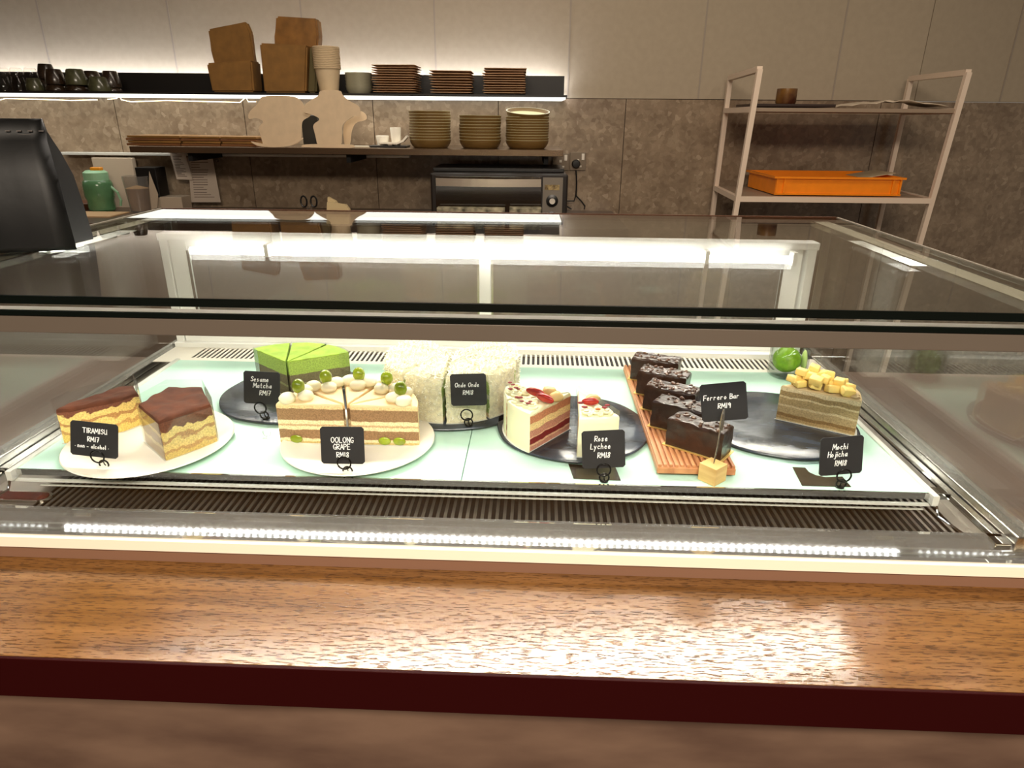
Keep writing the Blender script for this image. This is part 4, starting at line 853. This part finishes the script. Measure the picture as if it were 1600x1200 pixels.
def simple(name,cat,label,x0,x1,y0,y1,yl,d,ma,bev=.002,base=ZB):
    a=V(x0,y1,yl);c=V(x1,y0,yl); return wobj(name,bx(-(c.x-a.x)/2,(c.x-a.x)/2,0,d,0,c.z-base,bev),ma,label,cat,(a.x+c.x)/2,yl,base)
simple('paper_pouch','pouch','pale standing paper pouch with clipped top behind the green bottle',161,205,247,335,2.03,.03,mat('pale_pouch',(186,168,148),.7,bump=.3,bs=20))
simple('black_box','box','narrow black box right of the plastic jug',224,242,262,335,1.95,.08,M_black)
b=simple('white_container','container','off white open container beside the black box',246,283,308,335,1.95,.08,mat('offwhite_plastic',(196,178,156),.6))
lpoly('paper_sheet',[(233,330),(246,325),(247,304),(233,268)],1.94,.002,mat('offwhite_plastic',(196,178,156),.6),'curved off white sheet leaning beside the white container','sheet',base=ZB)
p=V(135,325,2.0); wobj('wooden_bowl',lathe([(0,0),(.05,0),(.075,.025),(.072,.027),(.045,.006),(0,.005)],28),mat('dark_wood_bowl',(92,54,28),.4),'round dark wooden bowl at the left behind the coffee bags','bowl',p.x,2.0,ZB,smooth=True)
wobj('cardboard_sheet',bx(-.12,.10,-.12,.02,0,.004),mat('cardboard_pale',(186,152,112),.8),'flat pale cardboard sheet under the green bottle edge','cardboard',V(160,338,1.86).x,1.86,ZB+.0004)
# scissors and folded papers
t=wthing('kitchen_scissors','black handled scissors standing at the counter behind the case','scissors',V(483,320,1.66).x,1.66,ZB)
for s in (-1,1):
    b=tube([(s*.018+.011*math.cos(2*math.pi*k/20),0,.076+.019*math.sin(2*math.pi*k/20)) for k in range(20)],.0032,7,closed=True); link('scissor_handle',b,M_black,t,smooth=True)
    link('scissor_blade',bx(s*.006-.004,s*.006+.004,-.001,.001,0,.06),M_alu,t)
for k,(pts,lab) in enumerate([([(510,352),(546,352),(546,330),(540,322),(511,318)],'folded cream napkins, front layer'),([(511,350),(530,350),(530,325),(524,316),(512,310)],'folded cream napkins, raised back layer')]):
    lpoly('folded_napkin',pts,1.64+.03*k,.02,mat('napkin_cream',(206,184,140),.8),lab+' beside the scissors','napkin',base=ZB)
# ================================================================ RACK (wall frame)
YRF,YRB=1.64,2.04
M_rack=mat('rack_white',(226,206,186),.45,.1)
def down(p,q,z):   # continue the line p->q to height z
    f=(z-p.z)/(q.z-p.z); return p.lerp(q,f)
fl0,fl1=V(1187,108,YRF),V(1148,337,YRF); fr0,fr1=V(1513,113,YRF),V(1437,377,YRF); bl0,bl1=V(1141,122,YRB),V(1113,335,YRB); br0,br1=V(1423,123,YRB),V(1371,357,YRB)
og=Vector(((fl0.x+fr0.x)/2-.05,1.84,ZF))
t=wthing('shelving_rack','leaning white metal shelving rack holding an orange crate','rack',*og)
def post(p,q,r=.0085): 
    p=p-og;q=q-og; d=(q-p).normalized(); u=Vector((1,0,0)); u=(u-d*u.dot(d)).normalized(); w=d.cross(u); b=B()
    v=[[b.verts.new(c+(u*sx+w*sy)*r) for sx,sy in ((-1,-1),(1,-1),(1,1),(-1,1))] for c in (p,q)]
    b.faces.new(v[0]);b.faces.new(v[1][::-1])
    for i in range(4): b.faces.new((v[0][i],v[0][(i+1)%4],v[1][(i+1)%4],v[1][i]))
    bmesh.ops.recalc_face_normals(b,faces=b.faces); return b
for p,q in ((fl0,fl1),(fr0,fr1),(bl0,bl1),(br0,br1)): link('post',post(p,down(p,q,ZF)),M_rack,t)
link('top_rail',post(fl0,bl0,.009),M_rack,t); link('top_rail',post(fr0,br0,.009),M_rack,t)
zs1=V(1180,168,YRF).z; zs2=V(1157,308,YRF).z
for nm,zz,px in (('top_shelf',zs1,1),('lower_shelf',zs2,2)):
    a=down(fl0,fl1,zz);c=down(fr0,fr1,zz);d=down(br0,br1,zz);e=down(bl0,bl1,zz)
    b=prism([((q-og).x,(q-og).y) for q in (a,c,d,e)],.012); bmesh.ops.translate(b,verts=b.verts,vec=(0,0,zz-.012-ZF)); link(nm,b,mat('rack_board',(150,130,110),.5),t)
    b=B(); 
    for A,C in ((a,c),(c,d),(e,d),(a,e)):
        bb=post(Vector((A.x,A.y,zz-.006)),Vector((C.x,C.y,zz-.006)),.009); me=bpy.data.meshes.new('x'); bb.to_mesh(me); b.from_mesh(me); bb.free(); bpy.data.meshes.remove(me)
    link('shelf_frame',b,M_rack,t)
zs1+=.0035; zs2+=.0035
# orange crate
a=V(1209,308,1.70);c=V(1404,308,1.70); wc=(c.x-a.x)/2; hc=V(1209,277,1.70).z-zs2; dep=.31
t=wthing('plastic_crate','shallow orange plastic crate on the lower rack shelf','crate',(a.x+c.x)/2,1.70,zs2+.0003)
M_or=mat('orange_plastic',(242,138,10),.4,var=.04)
b=B(); th=.004
box(b,-wc,wc,0,dep,0,.004); box(b,-wc,wc,0,th,.004,hc); box(b,-wc,wc,dep-th,dep,.004,hc); box(b,-wc,-wc+th,th,dep-th,.004,hc); box(b,wc-th,wc,th,dep-th,.004,hc); link('crate_tub',b,M_or,t)
b=B(); o_=.010
box(b,-wc-o_,wc+o_,-o_,0,hc-.004,hc+.003); box(b,-wc-o_,wc+o_,dep,dep+o_,hc-.004,hc+.003); box(b,-wc-o_,-wc,0,dep,hc-.004,hc+.003); box(b,wc,wc+o_,0,dep,hc-.004,hc+.003); link('crate_rim',b,M_or,t)
b=B(); 
for x in (-wc+.004,-wc+.03,wc-.03,wc-.004): box(b,x-.003,x+.003,-.006,0,.004,hc-.004)
box(b,-wc-.002,wc+.002,-.006,0,0,.006); link('crate_rib',b,M_or,t)
p=V(1395,272,1.9); wobj('paper_liner',bx(-.06,.05,-.08,.08,0,.001),mat('liner_paper',(206,186,150),.8),'pale paper liner sticking up at the right of the orange crate','paper',(a.x+c.x)/2+wc-.04,1.85,zs2+hc+.0045).rotation_euler=(0,R(-10),WR)
# items on the rack's top shelf
p=V(1230,168,1.72)
q=V(1232,160,1.75); wobj('dark_tray',bx(-.135,.150,-.04,.16,0,.010,.002),mat('dark_wood_tray',(44,26,18),.5),'flat dark tray on the top rack shelf under the mug','tray',q.x,1.75,zs1+.0003)
r=.035; t=wthing('mug','small brown and tan glazed mug on the dark tray','mug',V(1232,150,1.76).x,1.78,zs1+.0106)
link('mug_body',lathe([(0,0),(r*.9,0),(r,.006),(r*.98,.050),(r*.93,.050),(r*.88,.008),(0,.006)],26),mat('tan_glaze',(128,90,40),.3,col2=(70,34,20),vs_=14),t,smooth=True)
link('mug_handle',tube([(-r*.95,0,.042),(-r*1.5,0,.04),(-r*1.6,0,.022),(-r*.95,0,.010)],.0045,8),mat('tan_glaze'),t) if False else None
b=B(); rd=random.Random(8); n=12
vs_g=[[b.verts.new((-.165+.33*i/n,-.06+.16*j/5,.004+.026*math.sin(math.pi*i/n)*(.6+.4*noise.noise(Vector((i*.5,j*.5,0))))+.006*noise.noise(Vector((i*.9,j*.9,3))))) for j in range(6)] for i in range(n+1)]
for i in range(n):
    for j in range(5): b.faces.new((vs_g[i][j],vs_g[i+1][j],vs_g[i+1][j+1],vs_g[i][j+1]))
g=bmesh.ops.extrude_face_region(b,geom=list(b.faces))
for v in g['geom']:
    if isinstance(v,bmesh.types.BMVert): v.co.z-=.002
bmesh.ops.recalc_face_normals(b,faces=b.faces)
wobj('crumpled_cloth',b,mat('white_cloth',(206,190,168),.8),'crumpled white cloth at the right of the top rack shelf','cloth',V(1400,165,1.75).x,1.78,zs1+.0035,smooth=True,sharp=90)
# ================================================================ COFFEE BAGS on the case
def bag(x,y,a,label,h=.225,w=.17,d=.085):
    t=thing('coffee_bag',label,'coffee bag',(x,y,H+.0005),(0,0,R(a)),'black coffee bags on the glass case')
    b=B(); rows=[(0,1,1),(.04,1,1.02),(.3,.98,.95),(.55,.92,.8),(.74,.82,.5),(.84,.76,.26),(.9,.75,.10),(1,.74,.06)]; rings=[]
    for f,ww,dd in rows:
        W_=w*ww/2;D_=d*dd/2; fold=D_*.45*(1 if f<.85 else .1)
        pr=[(-W_,-D_),(-W_*.5,-D_*1.05),(-W_*.15,-D_*.96),(W_*.2,-D_*1.06),(W_*.6,-D_*.98),(W_,-D_),(W_-fold,0),(W_,D_),(W_*.3,D_),(-W_*.3,D_),(-W_,D_),(-W_+fold,0)]
        rings.append([b.verts.new((p[0]+.003*noise.noise(Vector((p[0]*30,f*7,1))),p[1]+.004*noise.noise(Vector((p[0]*25,f*9,5))),f*h)) for p in pr])
    b.faces.new(rings[0][::-1]); b.faces.new(rings[-1])
    for A,C in zip(rings,rings[1:]):
        for i in range(12): b.faces.new((A[i],A[(i+1)%12],C[(i+1)%12],C[i]))
    link('bag_body',b,mat('black_bag_foil',(5,5,5),.5,spec=.3,coat=0,bump=.5,bs=12),t,smooth=True,sharp=35)
    b=B(); W_=w*.375
    box(b,-W_,W_,-.0065,-.0030,h*.875,h*.882)
    for i in range(7): box(b,-W_+.012+i*W_*.27,-W_+.018+i*W_*.27,-.0078,-.0040,h*.905,h*.912)
    link('zip_seal',b,mat('zip_grey',(92,84,80),.5),t); return t
bag(-.686,.21,20,'black foil coffee bag standing on the glass case, nearer the back',.185,.14,.10)
bag(-.745,.05,20,'black foil coffee bag at the left picture edge, nearer the front',.18,.14,.10)
